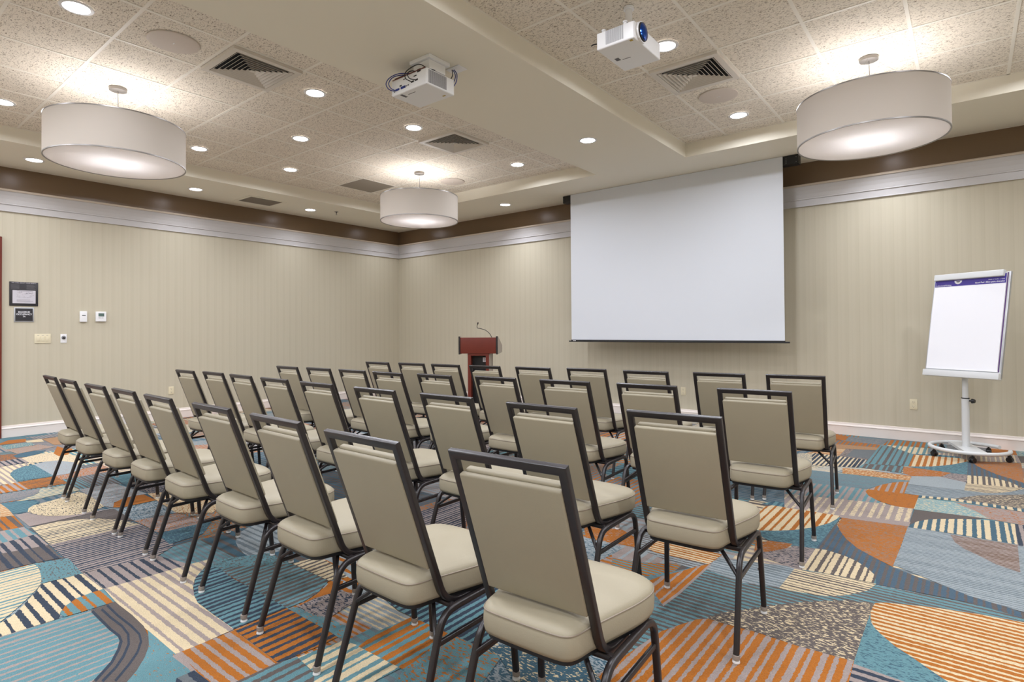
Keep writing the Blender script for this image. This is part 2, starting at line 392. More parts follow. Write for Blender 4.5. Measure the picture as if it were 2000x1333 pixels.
# ------------------------------------------------------------------ carpet (floor) : one mesh, flat woven patches
COL = dict(teal=(90,128,134), lteal=(118,150,152), blue=(58,88,102), bluegrey=(64,86,102), navy=(44,54,68), slate=(102,113,118),
           slate2=(98,103,105), steel=(142,150,152), taupe=(88,80,76), ltaupe=(122,115,107), mauve=(146,133,127),
           orange=(160,94,26), cream=(200,182,148), brown=(98,74,56), tan=(158,122,88))
PATCHES = [
([(-1.096,3.201),(-1.144,2.248),(-1.052,1.989),(-1.025,2.264),(-0.943,2.463),(-0.908,2.501),(-0.859,2.498),(-0.823,2.649),(-0.709,2.814),(-0.471,3.055),(-0.352,3.113),(0.032,3.2),(0.324,3.267),(0.364,3.645),(0.176,3.403),(-0.43,3.32),(-0.73,3.327)],'teal','taupe',2,0.034,0.5,1.0),
([(-1.096,3.201),(-1.108,3.006),(-0.896,2.96),(-0.742,3.015),(-0.73,3.327)],'steel','slate',2,0.03,0.5,1.0),
([(-1.672,2.647),(-1.324,2.711),(-1.121,3.056),(-1.143,2.865),(-1.134,2.508),(-1.119,2.286),(-1.317,2.234)],'teal','slate',2,0.034,0.5,1.0),
([(-1.86,3.019),(-1.586,3.022),(-1.594,2.861),(-1.611,2.688),(-1.785,2.816)],'steel','blue',0,0,0.5,0.324),
([(-1.973,3.204),(-1.733,3.279),(-1.587,3.189),(-1.524,3.061),(-1.847,3.019)],'orange','mauve',0,0,0.5,0.216),
([(-1.467,3.281),(-1.1,3.258),(-1.111,3.082),(-1.414,3.059),(-1.489,3.097)],'cream','orange',2,0.03,0.5,1.0),
([(-1.28,2.692),(-1.257,2.772),(-1.204,2.883),(-1.154,3.01),(-1.111,3.089),(-1.113,2.661),(-1.122,2.501),(-1.192,2.575)],'orange','mauve',1,0.05,0.4,1.0),
([(-1.111,3.089),(-1.099,3.091),(-1.098,2.648),(-1.111,2.487),(-1.124,2.505),(-1.113,2.661)],'mauve','',0,0,0.5,0.0),
([(-0.915,2.5),(-0.903,2.535),(-0.873,2.6),(-0.826,2.658),(-0.709,2.814),(-0.6,2.938),(-0.468,3.058),(-0.36,3.107),(-0.34,2.992),(-0.356,2.508),(-0.388,2.518),(-0.547,2.504),(-0.726,2.515),(-0.859,2.498)],'taupe','cream',0,0,0.5,0.3024),
([(-1.14,1.464),(-1.078,1.893),(-1.028,2.271),(-0.988,2.369),(-0.944,2.467),(-0.908,2.501),(-0.859,2.498),(-0.725,2.511),(-0.547,2.504),(-0.351,2.519),(-0.351,2.365),(-0.33,2.044),(-0.772,1.698)],'orange','mauve',1,0.042,0.48,1.0),
([(-0.355,3.111),(-0.316,3.147),(-0.147,3.222),(0.016,3.268),(0.169,3.296),(0.342,3.326),(0.247,2.445),(0.054,2.453),(-0.076,2.58),(-0.123,2.623),(-0.182,2.682),(-0.246,2.738),(-0.3,2.809),(-0.331,2.86),(-0.351,2.932),(-0.359,2.999)],'cream','orange',2,0.036,0.5,1.0),
([(-0.358,2.989),(-0.348,2.905),(-0.331,2.86),(-0.3,2.809),(-0.246,2.738),(-0.182,2.682),(-0.123,2.623),(-0.076,2.58),(0.008,2.499),(-0.065,2.419),(-0.197,2.484),(-0.357,2.5),(-0.359,2.736)],'teal','blue',0,0,0.5,0.3024),
([(-0.357,2.5),(-0.197,2.484),(-0.052,2.428),(-0.347,2.14),(-0.352,2.36)],'mauve','navy',2,0.05,0.5,1.0),
([(-0.706,3.674),(-0.656,3.686),(-0.607,3.672),(-0.549,3.65),(-0.496,3.611),(-0.44,3.547),(-0.4,3.477),(-0.385,3.433),(-0.386,3.352),(-0.537,3.342),(-0.708,3.311),(-0.713,3.382)],'cream','taupe',1,0.036,0.42,1.0),
([(-0.736,3.297),(-0.536,3.336),(-0.374,3.348),(-0.396,3.241),(-0.465,3.127),(-0.538,3.053),(-0.643,3.02),(-0.741,3.0)],'cream','taupe',2,0.03,0.4,1.0),
([(-1.197,4.368),(-1.136,4.499),(-0.699,4.485),(-0.694,4.415),(-1.12,4.386)],'blue','teal',1,0.045,0.5,1.0),
([(-1.154,4.163),(-1.153,4.32),(-1.12,4.386),(-0.694,4.415),(-0.705,4.312),(-0.726,4.209),(-0.781,4.074),(-0.842,3.979),(-0.883,3.922),(-0.971,3.84),(-1.041,3.791),(-1.124,3.79)],'cream','orange',1,0.05,0.45,1.0),
([(-1.042,3.794),(-0.971,3.84),(-0.883,3.922),(-0.842,3.979),(-0.781,4.074),(-0.726,4.209),(-0.705,4.312),(-0.694,4.415),(-0.681,4.195),(-0.706,3.674),(-0.819,3.632),(-0.948,3.643),(-1.013,3.69)],'teal','blue',0,0,0.5,0.432),
([(-0.972,3.409),(-1.005,3.562),(-0.948,3.643),(-0.876,3.661),(-0.827,3.67),(-0.837,3.582),(-0.902,3.463)],'orange','mauve',0,0,0.5,0.252),
([(-0.977,3.388),(-0.902,3.463),(-0.837,3.582),(-0.816,3.643),(-0.706,3.674),(-0.703,3.308),(-0.736,3.297),(-0.861,3.338),(-0.945,3.346)],'mauve','navy',0,0,0.5,0.324),
([(-0.685,4.41),(-0.683,4.204),(-0.642,4.075),(-0.594,3.953),(-0.519,3.826),(-0.418,3.719),(-0.329,3.632),(-0.202,3.56),(-0.02,3.484),(0.202,3.389),(0.198,3.336),(-0.02,3.379),(-0.192,3.363),(-0.375,3.34),(-0.385,3.433),(-0.4,3.477),(-0.44,3.547),(-0.496,3.611),(-0.549,3.65),(-0.607,3.672),(-0.656,3.686),(-0.706,3.674)],'bluegrey','taupe',1,0.033,0.45,1.0),
([(-0.679,4.39),(-0.32,4.438),(-0.33,3.639),(-0.418,3.719),(-0.519,3.826),(-0.594,3.953),(-0.642,4.075),(-0.68,4.206)],'orange','ltaupe',2,0.022,0.5,0.42),
([(-0.32,4.432),(-0.096,4.437),(0.206,4.45),(0.39,4.46),(0.335,3.03),(0.176,3.413),(-0.016,3.465),(-0.315,3.661),(-0.332,3.663),(-0.323,4.034)],'steel','slate',2,0.024,0.4,1.0),
([(-0.105,4.42),(0.206,4.44),(0.192,3.95),(0.099,4.011),(0.024,4.111),(-0.037,4.183),(-0.08,4.275)],'mauve','brown',2,0.024,0.5,1.0),
([(-0.314,4.425),(-0.316,4.489),(-0.276,4.598),(-0.226,4.678),(-0.169,4.737),(-0.04,4.836),(0.102,4.905),(0.216,4.902),(0.206,4.45),(-0.105,4.45)],'cream','blue',1,0.045,0.5,1.0),
([(0.216,4.902),(0.283,4.914),(0.353,4.465),(0.205,4.431)],'mauve','navy',1,0.042,0.5,1.0),
([(-0.313,4.873),(-0.114,4.906),(0.06,4.92),(-0.04,4.836),(-0.169,4.737),(-0.226,4.678),(-0.276,4.598),(-0.317,4.466)],'taupe','',0,0,0.5,0.0),
([(-0.311,5.218),(-0.1,5.25),(0.275,5.258),(0.419,5.27),(0.393,4.956),(0.26,4.908),(0.079,4.927),(-0.114,4.906),(-0.313,4.881)],'mauve','orange',0,0,0.5,0.288),
([(-0.312,5.233),(-0.1,5.25),(0.023,5.078),(0.089,4.941),(-0.114,4.906),(-0.313,4.881)],'lteal','cream',0,0,0.5,0.3024),
([(-0.409,5.311),(-0.399,5.632),(-0.044,5.682),(0.094,5.692),(0.233,5.839),(0.322,6.009),(0.5,6.243),(0.477,5.967),(0.306,5.807),(0.038,5.573),(-0.102,5.363),(-0.311,5.308)],'slate','steel',2,0.04,0.4,1.0),
([(-0.102,5.363),(0.038,5.573),(0.306,5.807),(0.477,5.967),(0.426,5.348),(0.28,5.338)],'taupe','cream',0,0,0.5,0.3024),
([(-0.314,5.312),(-0.102,5.363),(0.28,5.348),(0.426,5.348),(0.42,5.275),(0.276,5.263),(-0.101,5.297),(-0.313,5.241)],'cream','blue',1,0.045,0.5,1.0),
([(-0.399,5.963),(-0.132,6.125),(-0.031,5.98),(-0.042,5.685),(-0.399,5.638)],'steel','',0,0,0.5,0.0),
([(-0.034,5.96),(0.311,6.039),(0.281,5.945),(0.233,5.839),(0.16,5.749),(0.094,5.692),(-0.044,5.689)],'cream','taupe',2,0.03,0.4,1.0),
([(-0.026,6.283),(0.118,6.322),(0.249,6.21),(0.312,6.067),(0.31,6.033),(-0.034,5.95)],'cream','taupe',1,0.036,0.42,1.0),
([(-0.023,6.933),(-0.003,6.948),(0.049,6.735),(0.17,6.47),(0.335,6.239),(0.488,6.102),(0.483,6.034),(0.311,6.05),(0.249,6.21),(0.118,6.322),(-0.026,6.283)],'bluegrey','taupe',1,0.033,0.45,1.0),
([(-0.003,6.958),(0.366,7.131),(0.336,6.258),(0.335,6.239),(0.17,6.47),(0.049,6.735)],'orange','ltaupe',0,0,0.5,0.324),
([(-0.309,7.205),(-0.002,7.406),(0.371,7.739),(0.364,7.153),(-0.003,6.958),(-0.065,7.073),(-0.419,7.123)],'mauve','cream',1,0.036,0.3,0.8),
([(0.166,7.82),(0.358,7.82),(0.362,7.561),(0.158,7.526)],'orange','',0,0,0.5,0.0),
([(0.358,7.82),(0.502,7.82),(0.484,7.559),(0.359,7.507)],'teal','cream',0,0,0.5,0.288),
([(0.359,7.507),(0.484,7.559),(0.487,7.221),(0.364,7.153)],'taupe','',0,0,0.5,0.0),
([(-0.449,6.992),(-0.065,7.058),(-0.003,6.963),(-0.063,6.818),(-0.117,6.723),(-0.195,6.596),(-0.28,6.488),(-0.448,6.361)],'cream','orange',1,0.05,0.45,1.0),
([(-0.419,7.123),(-0.087,7.132),(-0.065,7.058),(-0.442,6.992)],'blue','teal',1,0.045,0.5,1.0),
([(-0.448,6.361),(-0.28,6.488),(-0.195,6.596),(-0.117,6.723),(-0.023,6.933),(-0.026,6.303),(-0.135,6.28),(-0.338,6.292)],'teal','blue',0,0,0.5,0.432),
([(-0.483,6.313),(-0.34,6.325),(-0.136,6.299),(-0.2,6.093),(-0.399,5.963),(-0.462,6.033)],'orange','mauve',0,0,0.5,0.252),
([(-0.136,6.287),(-0.024,6.304),(-0.031,5.98),(-0.2,6.074)],'mauve','navy',0,0,0.5,0.324),
([(-0.911,5.926),(-0.901,5.955),(-0.654,5.971),(-0.412,5.972),(-0.396,5.926),(-0.402,5.772),(-0.88,5.719)],'orange','cream',0,0,0.5,0.36),
([(-1.331,5.632),(-0.879,5.712),(-0.402,5.772),(-0.408,5.724),(-0.513,5.616),(-0.594,5.415),(-0.641,5.279),(-0.804,5.257),(-1.219,5.155)],'slate','teal',2,0.03,0.4,0.7),
([(-0.638,5.249),(-0.612,5.351),(-0.57,5.485),(-0.512,5.609),(-0.461,5.68),(-0.403,5.735),(-0.402,5.3),(-0.519,5.275)],'orange','mauve',1,0.048,0.4,1.0),
([(-0.643,5.187),(-0.638,5.249),(-0.628,5.27),(-0.311,5.308),(-0.319,4.894),(-0.399,4.886),(-0.45,4.901),(-0.516,4.948),(-0.568,5.009),(-0.612,5.08)],'orange','brown',0,0,0.5,0.144),
([(-1.219,5.155),(-0.804,5.257),(-0.641,5.273),(-0.643,5.187),(-0.612,5.08),(-0.568,5.009),(-0.495,4.908),(-0.766,4.844),(-1.125,4.752)],'mauve','teal',1,0.045,0.5,1.0),
([(-1.125,4.752),(-0.766,4.844),(-0.495,4.908),(-0.399,4.886),(-0.319,4.894),(-0.318,4.444),(-0.699,4.416),(-1.039,4.385)],'mauve','cream',1,0.05,0.45,0.55),
([(-0.703,4.442),(-0.313,4.547),(-0.316,4.439),(-0.693,4.373)],'mauve','',0,0,0.5,0.0),
([(-0.787,7.223),(-0.715,7.337),(-0.48,7.105),(-0.446,6.995),(-0.448,6.361),(-0.782,6.247)],'teal','taupe',1,0.05,0.4,1.0),
([(-0.782,6.247),(-0.478,6.339),(-0.477,6.043),(-0.805,6.049)],'taupe','teal',1,0.05,0.4,1.0),
([(-1.269,6.489),(-0.796,6.452),(-0.803,6.037),(-1.155,5.898)],'navy','cream',1,0.036,0.4,1.0),
([(-0.952,6.952),(-0.768,7.002),(-0.772,6.509),(-0.975,6.51)],'slate2','',0,0,0.5,0.0),
([(-1.512,6.808),(-1.12,7.13),(-0.767,7.189),(-0.769,7.013),(-1.082,6.885),(-1.433,6.45)],'tan','',0,0,0.5,0.0),
([(-1.574,7.089),(-1.131,7.382),(-0.768,7.36),(-0.766,7.178),(-1.12,7.13),(-1.524,6.862)],'orange','slate2',1,0.042,0.4,1.0),
([(-1.406,7.718),(-1.114,7.709),(-0.718,7.735),(-0.768,7.36),(-1.131,7.382)],'slate','mauve',0,0,0.5,0.288),
([(-0.72,7.754),(-0.255,7.82),(-0.258,7.497),(-0.743,7.366)],'orange','teal',1,0.048,0.45,1.0),
([(-0.72,7.383),(-0.351,7.457),(-0.341,7.073),(-0.466,7.017),(-0.608,7.237)],'cream','teal',1,0.048,0.4,1.0),
([(-1.324,7.816),(-1.114,7.709),(-1.107,7.401),(-1.264,7.456)],'orange','',0,0,0.5,0.0),
([(-9.09,1.752),(-9.079,2.153),(-8.841,2.05),(-8.798,1.833)],'slate','mauve',2,0.036,0.5,1.0),
([(-8.824,1.484),(-9.009,1.591),(-8.951,1.742),(-8.705,1.703),(-8.699,1.463)],'orange','',0,0,0.5,0.0),
([(-8.783,1.701),(-8.793,1.859),(-8.533,1.83),(-8.622,1.695)],'cream','',0,0,0.5,0.0),
([(-8.793,1.859),(-8.777,2.174),(-8.095,2.058),(-8.183,1.846)],'tan','',0,0,0.5,0.0),
([(-8.627,1.451),(-8.617,1.719),(-8.362,1.714),(-8.302,1.443)],'teal','cream',0,0,0.5,0.252),
([(-8.282,1.439),(-8.359,1.742),(-8.054,1.826),(-7.903,1.47)],'mauve','tan',0,0,0.5,0.36),
([(-7.811,1.416),(-7.919,1.503),(-7.936,1.607),(-7.883,1.706),(-7.741,1.637),(-7.626,1.5),(-7.652,1.416)],'blue','',0,0,0.5,0.0),
([(-7.578,1.275),(-7.607,1.444),(-7.279,1.44),(-7.273,1.224)],'mauve','navy',2,0.045,0.45,1.0),
([(-7.596,1.442),(-7.711,1.63),(-7.678,1.741),(-7.249,1.835),(-6.705,1.734),(-7.15,1.636),(-7.238,1.441)],'cream','mauve',0,0,0.5,0.252),
([(-8.07,1.846),(-7.84,1.859),(-7.765,1.915),(-7.42,1.791),(-7.387,1.705),(-7.606,1.709)],'orange','',0,0,0.5,0.0),
([(-7.263,1.222),(-7.234,1.468),(-7.117,1.379),(-7.028,1.308),(-6.889,1.236),(-6.761,1.207),(-6.367,1.185),(-6.386,1.075)],'cream','mauve',2,0.045,0.45,1.0),
([(-7.122,1.446),(-6.397,1.441),(-6.426,1.196),(-6.686,1.203),(-6.828,1.219),(-6.985,1.273),(-7.089,1.353)],'teal','blue',0,0,0.5,0.432),
([(-7.122,1.446),(-7.189,1.542),(-7.161,1.638),(-6.924,1.716),(-6.523,1.687),(-6.404,1.56),(-6.397,1.441)],'steel','mauve',0,0,0.5,0.252),
([(-6.359,1.071),(-6.389,1.201),(-6.027,1.193),(-6.047,1.018)],'orange','mauve',2,0.045,0.5,1.0),
([(-6.393,1.202),(-6.387,1.448),(-5.998,1.445),(-6.027,1.193)],'orange','brown',1,0.05,0.5,0.7),
([(-6.02,1.014),(-5.972,1.251),(-5.861,1.225),(-5.76,1.173),(-5.689,1.103),(-5.711,0.962)],'slate','mauve',1,0.03,0.4,0.6),
([(-5.966,1.253),(-5.929,1.432),(-5.652,1.444),(-5.614,1.16),(-5.665,1.049),(-5.76,1.173),(-5.83,1.216)],'cream','teal',1,0.05,0.3,1.0),
([(-5.699,0.96),(-5.639,1.099),(-5.51,1.156),(-5.402,1.089),(-5.262,1.035),(-5.287,0.959)],'teal','blue',1,0.03,0.6,1.0),
([(-5.693,0.959),(-5.568,0.963),(-5.425,0.964),(-5.234,0.955),(-5.269,0.888)],'cream','orange',1,0.03,0.5,1.0),
([(-5.262,1.035),(-5.367,1.061),(-5.426,1.099),(-5.449,1.153),(-5.484,1.244),(-5.604,1.419),(-5.498,1.435),(-5.328,1.438),(-4.974,1.416),(-4.9,1.311),(-4.898,1.241),(-4.947,1.174),(-5.028,1.099),(-5.129,1.06)],'cream','navy',0,0,0.5,0.252),
([(-5.25,0.963),(-5.24,1.031),(-5.124,1.059),(-5.02,1.098),(-4.947,1.174),(-4.898,1.241),(-4.9,1.311),(-4.865,1.444),(-4.855,0.965)],'mauve','',0,0,0.5,0.0),
([(-4.851,0.964),(-4.852,1.44),(-4.672,1.434),(-4.428,1.429),(-4.549,1.375),(-4.674,1.303),(-4.767,1.218),(-4.808,1.116),(-4.821,1.02)],'taupe','',0,0,0.5,0.0),
([(-5.259,0.886),(-5.234,0.955),(-4.874,0.941),(-4.887,0.823)],'orange','taupe',2,0.048,0.45,1.0),
([(-4.891,0.824),(-4.874,0.941),(-4.635,0.953),(-4.602,0.776)],'teal','mauve',2,0.048,0.45,1.0),
([(-4.602,0.776),(-4.635,0.953),(-4.337,0.951),(-4.39,0.74)],'mauve','navy',2,0.048,0.45,1.0),
([(-4.39,0.74),(-4.337,0.951),(-4.032,0.94),(-4.058,0.831),(-4.067,0.686)],'taupe','navy',2,0.048,0.35,1.0),
([(-4.818,0.967),(-4.828,1.095),(-4.767,1.218),(-4.674,1.303),(-4.545,1.373),(-4.324,1.43),(-4.333,0.957)],'cream','navy',1,0.035,0.3,1.0),
([(-4.333,0.957),(-4.324,1.43),(-4.113,1.431),(-3.933,1.415),(-3.726,1.42),(-3.619,1.283),(-3.663,1.09),(-3.687,0.95),(-4.015,0.953)],'mauve','navy',1,0.035,0.45,1.0),
([(-5.677,1.438),(-5.666,1.685),(-5.095,1.74),(-5.068,1.605),(-5.034,1.497),(-4.896,1.448),(-4.974,1.416),(-5.328,1.438)],'steel','mauve',0,0,0.5,0.36),
([(-4.896,1.448),(-5.02,1.493),(-5.086,1.561),(-5.108,1.636),(-5.09,1.713),(-4.84,1.712),(-4.839,1.491)],'orange','',0,0,0.5,0.0),
([(-4.826,1.441),(-4.816,1.707),(-4.386,1.678),(-4.435,1.431)],'steel','blue',0,0,0.5,0.36),
([(-4.435,1.431),(-4.374,1.673),(-4.068,1.723),(-3.933,1.666),(-4.057,1.438),(-4.275,1.438)],'mauve','orange',0,0,0.5,0.288),
([(-4.033,1.43),(-4.021,1.588),(-3.998,1.753),(-3.79,1.605),(-3.78,1.493),(-3.765,1.405)],'blue','teal',0,0,0.5,0.288),
([(-5.998,1.742),(-6.011,1.94),(-5.621,2.067),(-5.415,1.768),(-5.378,1.719)],'teal','blue',1,0.04,0.5,1.0),
([(-5.604,1.843),(-5.585,2.053),(-5.219,2.211),(-4.913,2.01),(-5.072,1.758),(-5.368,1.716)],'navy','mauve',0,0,0.5,0.36),
([(-5.095,1.74),(-4.913,2.01),(-4.414,2.072),(-4.181,1.833),(-4.386,1.678),(-4.84,1.712)],'cream','orange',0,0,0.5,0.288),
([(-4.054,0.575),(-4.045,0.682),(-4.047,0.825),(-3.965,0.826),(-3.871,0.816),(-3.766,0.797),(-3.694,0.779),(-3.636,0.752),(-3.502,0.673),(-3.403,0.606),(-3.349,0.565),(-3.372,0.479)],'cream','teal',1,0.04,0.3,1.0),
([(-4.051,0.829),(-3.991,0.964),(-3.678,0.95),(-3.697,0.783),(-3.795,0.803),(-3.921,0.822)],'teal','taupe',0,0,0.5,0.252),
([(-3.31,0.47),(-3.339,0.564),(-3.37,0.6),(-3.41,0.633),(-3.467,0.666),(-3.538,0.704),(-3.61,0.746),(-3.69,0.781),(-3.676,0.949),(-3.372,0.956),(-3.373,0.911),(-3.357,0.844),(-3.301,0.784),(-3.241,0.753),(-3.182,0.736),(-3.187,0.538),(-3.202,0.455)],'cream','navy',2,0.048,0.4,1.0),
([(-3.678,0.95),(-3.663,1.09),(-3.635,1.288),(-3.352,1.352),(-3.358,1.147),(-3.372,0.958)],'mauve','navy',2,0.048,0.4,1.0),
([(-3.231,0.75),(-3.301,0.784),(-3.357,0.844),(-3.373,0.911),(-3.37,0.954),(-3.17,0.945),(-3.175,0.815),(-3.181,0.755)],'teal','orange',2,0.048,0.45,1.0),
([(-3.372,0.958),(-3.358,1.147),(-3.352,1.352),(-3.338,1.458),(-3.219,1.363),(-3.122,1.281),(-3.017,1.23),(-2.856,1.185),(-2.682,1.176),(-2.47,1.174),(-2.455,0.959),(-2.466,0.94),(-2.753,0.94),(-3.176,0.947)],'cream','mauve',2,0.048,0.45,1.0),
([(-3.202,0.455),(-3.187,0.538),(-3.177,0.735),(-3.16,0.846),(-3.048,0.85),(-2.921,0.849),(-2.83,0.852),(-2.77,0.844),(-2.683,0.808),(-2.606,0.763),(-2.509,0.678),(-2.211,0.573),(-2.629,0.245),(-2.941,0.368)],'teal','mauve',1,0.045,0.35,0.8),
([(-3.16,0.846),(-3.17,0.945),(-2.961,0.949),(-2.804,0.944),(-2.692,0.923),(-2.613,0.896),(-2.536,0.857),(-2.458,0.803),(-2.41,0.758),(-2.243,0.657),(-2.341,0.581),(-2.509,0.678),(-2.606,0.763),(-2.683,0.808),(-2.77,0.844),(-2.83,0.852),(-2.921,0.849)],'taupe','',0,0,0.5,0.0),
([(-3.137,0.843),(-3.005,0.841),(-2.88,0.84),(-2.793,0.844),(-2.746,0.836),(-2.688,0.81),(-2.606,0.763),(-2.517,0.685),(-2.497,0.686),(-2.585,0.764),(-2.669,0.813),(-2.736,0.844),(-2.804,0.855),(-2.895,0.851),(-3.019,0.853),(-3.153,0.855)],'navy','',0,0,0.5,0.0),
([(-3.124,0.876),(-3.001,0.876),(-2.879,0.881),(-2.784,0.874),(-2.699,0.849),(-2.618,0.806),(-2.555,0.763),(-2.492,0.701),(-2.473,0.702),(-2.537,0.764),(-2.601,0.809),(-2.687,0.854),(-2.785,0.883),(-2.891,0.891),(-3.016,0.886),(-3.14,0.887)],'navy','',0,0,0.5,0.0),
([(-3.152,0.905),(-2.995,0.902),(-2.847,0.906),(-2.745,0.903),(-2.681,0.888),(-2.604,0.85),(-2.536,0.8),(-2.456,0.731),(-2.44,0.732),(-2.519,0.801),(-2.588,0.852),(-2.671,0.893),(-2.75,0.912),(-2.859,0.916),(-3.008,0.912),(-3.166,0.916)],'navy','',0,0,0.5,0.0),
([(-2.757,0.942),(-2.466,0.94),(-2.399,0.947),(-2.218,0.939),(-2.063,0.919),(-2.243,0.657),(-2.41,0.758),(-2.458,0.803),(-2.536,0.857),(-2.612,0.897),(-2.692,0.923)],'teal','orange',0,0,0.5,0.1008),
([(-2.463,0.954),(-2.46,1.168),(-2.088,1.158),(-2.092,1.003),(-2.069,0.927),(-2.322,0.938)],'orange','mauve',2,0.045,0.45,1.0),
([(-2.458,0.925),(-2.463,0.954),(-2.316,0.943),(-2.069,0.927),(-2.084,0.903),(-2.315,0.929)],'mauve','',0,0,0.5,0.0),
([(-2.289,0.877),(-2.289,0.938),(-2.176,0.942),(-2.033,0.942),(-2.186,0.823)],'slate2','navy',2,0.048,0.5,1.0),
([(-3.048,1.245),(-3.151,1.301),(-3.212,1.354),(-3.235,1.411),(-3.158,1.425),(-2.972,1.411),(-2.597,1.42),(-2.466,1.413),(-2.472,1.173),(-2.68,1.177),(-2.845,1.182),(-2.938,1.204)],'teal','navy',1,0.04,0.5,1.0),
([(-3.201,1.43),(-3.067,1.572),(-2.912,1.699),(-2.564,1.699),(-2.49,1.588),(-2.462,1.502),(-2.461,1.412),(-2.592,1.413),(-2.992,1.416)],'taupe','teal',1,0.04,0.5,0.8),
([(-3.235,1.411),(-3.282,1.502),(-3.156,1.699),(-2.912,1.699),(-3.055,1.566),(-3.178,1.425)],'teal','taupe',0,0,0.5,0.288),
([(-2.918,1.702),(-2.876,1.847),(-2.664,1.822),(-2.526,1.783),(-2.564,1.699)],'cream','taupe',1,0.04,0.4,1.0),
([(-2.461,1.172),(-2.464,1.412),(-2.127,1.413),(-2.064,1.411),(-2.063,1.324),(-2.082,1.171),(-2.096,1.16)],'orange','navy',1,0.05,0.4,0.9),
([(-2.094,0.997),(-2.088,1.158),(-2.062,1.226),(-1.914,1.205),(-1.669,1.05),(-2.008,0.9)],'teal','taupe',1,0.05,0.4,1.0),
([(-2.061,1.225),(-2.025,1.406),(-1.86,1.44),(-1.686,1.434),(-1.698,1.315),(-1.502,1.237),(-1.669,1.05),(-1.919,1.208)],'cream','teal',1,0.05,0.4,1.0),
([(-2.44,1.451),(-2.474,1.563),(-2.52,1.653),(-2.552,1.701),(-2.504,1.745),(-2.425,1.669),(-2.449,1.547)],'orange','',0,0,0.5,0.0),
([(-2.436,1.448),(-2.449,1.547),(-2.425,1.669),(-2.254,1.709),(-2.257,1.592),(-2.232,1.478),(-2.33,1.449)],'mauve','navy',0,0,0.5,0.36),
([(-2.461,1.412),(-2.436,1.448),(-2.33,1.449),(-2.232,1.478),(-2.075,1.486),(-2.025,1.406),(-2.127,1.413)],'teal','orange',0,0,0.5,0.18),
([(-1.936,1.418),(-1.969,1.544),(-1.946,1.716),(-1.726,1.719),(-1.666,1.425)],'teal','orange',1,0.05,0.6,1.0),
([(-2.581,1.837),(-2.507,2.086),(-2.513,2.496),(-1.855,2.224),(-1.684,2.124),(-1.558,1.985),(-1.555,1.701),(-1.718,1.711),(-2.037,1.711),(-2.306,1.775)],'teal','navy',1,0.04,0.5,1.0),
([(-1.666,1.425),(-1.722,1.715),(-1.435,1.718),(-1.346,1.421),(-1.596,1.226)],'teal','orange',0,0,0.5,0.288),
([(-1.519,1.729),(-1.415,1.877),(-1.161,1.906),(-0.946,1.734),(-1.174,1.555),(-1.444,1.711)],'blue','cream',0,0,0.5,0.252),
([(-3.045,2.715),(-2.975,3.153),(-2.509,2.657),(-2.671,2.5)],'mauve','navy',1,0.03,0.5,1.0),
]
def build_floor():
    bm = bmesh.new()
    la = bm.loops.layers.float_color.new('colour_a'); lb = bm.loops.layers.float_color.new('colour_b'); lw = bm.loops.layers.float_color.new('weave')
    z = [0.0]
    def patch(pts, a, b, d, per, duty, cov, dz=None):
        vs_ = []
        for p in pts:
            vs_.append(bm.verts.new((p[0], p[1], z[0])))
        try: f = bm.faces.new(vs_)
        except ValueError: return
        f.normal_update()
        if f.normal.z < 0: f.normal_flip()
        A = lin(COL[a]); B = lin(COL[b or a])
        W = ((1.0/per/100.0) if per else 0.0, duty, cov if (per or b) else 0.0, 0.0 if d == 0 else (0.5 if d == 1 else 1.0))
        for l in f.loops: l[la] = A; l[lb] = B; l[lw] = W
    patch([(XL,YF),(XR,YF),(XR,YB),(XL,YB)], 'teal', 'taupe', 2, 0.04, 0.5, 0.9)
    # the same weave repeats over the room: broad blocks and half discs under the rows of chairs
    rnd = random.Random(21)
    names = ['teal','mauve','orange','cream','steel','taupe','slate','blue']
    z[0] = 0.0004
    y = YF
    while y < YB:
        hgt = rnd.choice([0.45, 0.65, 0.9]); x = XL + rnd.uniform(-0.8, 0)
        while x < XR:
            wid = rnd.choice([0.6, 0.8, 1.1])
            a, b = rnd.sample(names, 2); d = rnd.choice([0, 1, 2, 2])
            x0, x1, y0, y1 = max(XL, x), min(XR, x+wid), y, min(YB, y+hgt)
            if x1-x0 > 0.05: patch([(x0,y0),(x1,y0),(x1,y1),(x0,y1)], a, b, d, 0 if d == 0 else rnd.choice([0.03,0.045,0.07]), 0.45, 0.42 if d == 0 else 1.0)
            x += wid
        y += hgt
    z[0] = 0.0008
    for i in range(110):
        cx, cy = rnd.uniform(XL+0.6, XR-0.6), rnd.uniform(YF+0.5, YB-0.5); rx, ry = rnd.choice([(0.55,0.3),(0.4,0.4),(0.7,0.35),(0.35,0.5)])
        a0 = rnd.choice([0, 90, 180, 270]); a, b = rnd.sample(names, 2); d = rnd.choice([0, 1, 2])
        pts = [(min(max(cx+rx*math.cos(math.radians(a0+t*180/14)), XL), XR), min(max(cy+ry*math.sin(math.radians(a0+t*180/14)), YF), YB)) for t in range(15)]
        patch(pts, a, b, d, 0 if d == 0 else rnd.choice([0.03,0.045,0.07]), 0.45, 0.42 if d == 0 else 1.0)
        z[0] += 0.000008
    z[0] = 0.002
    for p in PATCHES:
        patch(*p); z[0] += 0.00001
    o = link_mesh('floor', bm, M_CARPET, smooth=False)
    return struct(o)

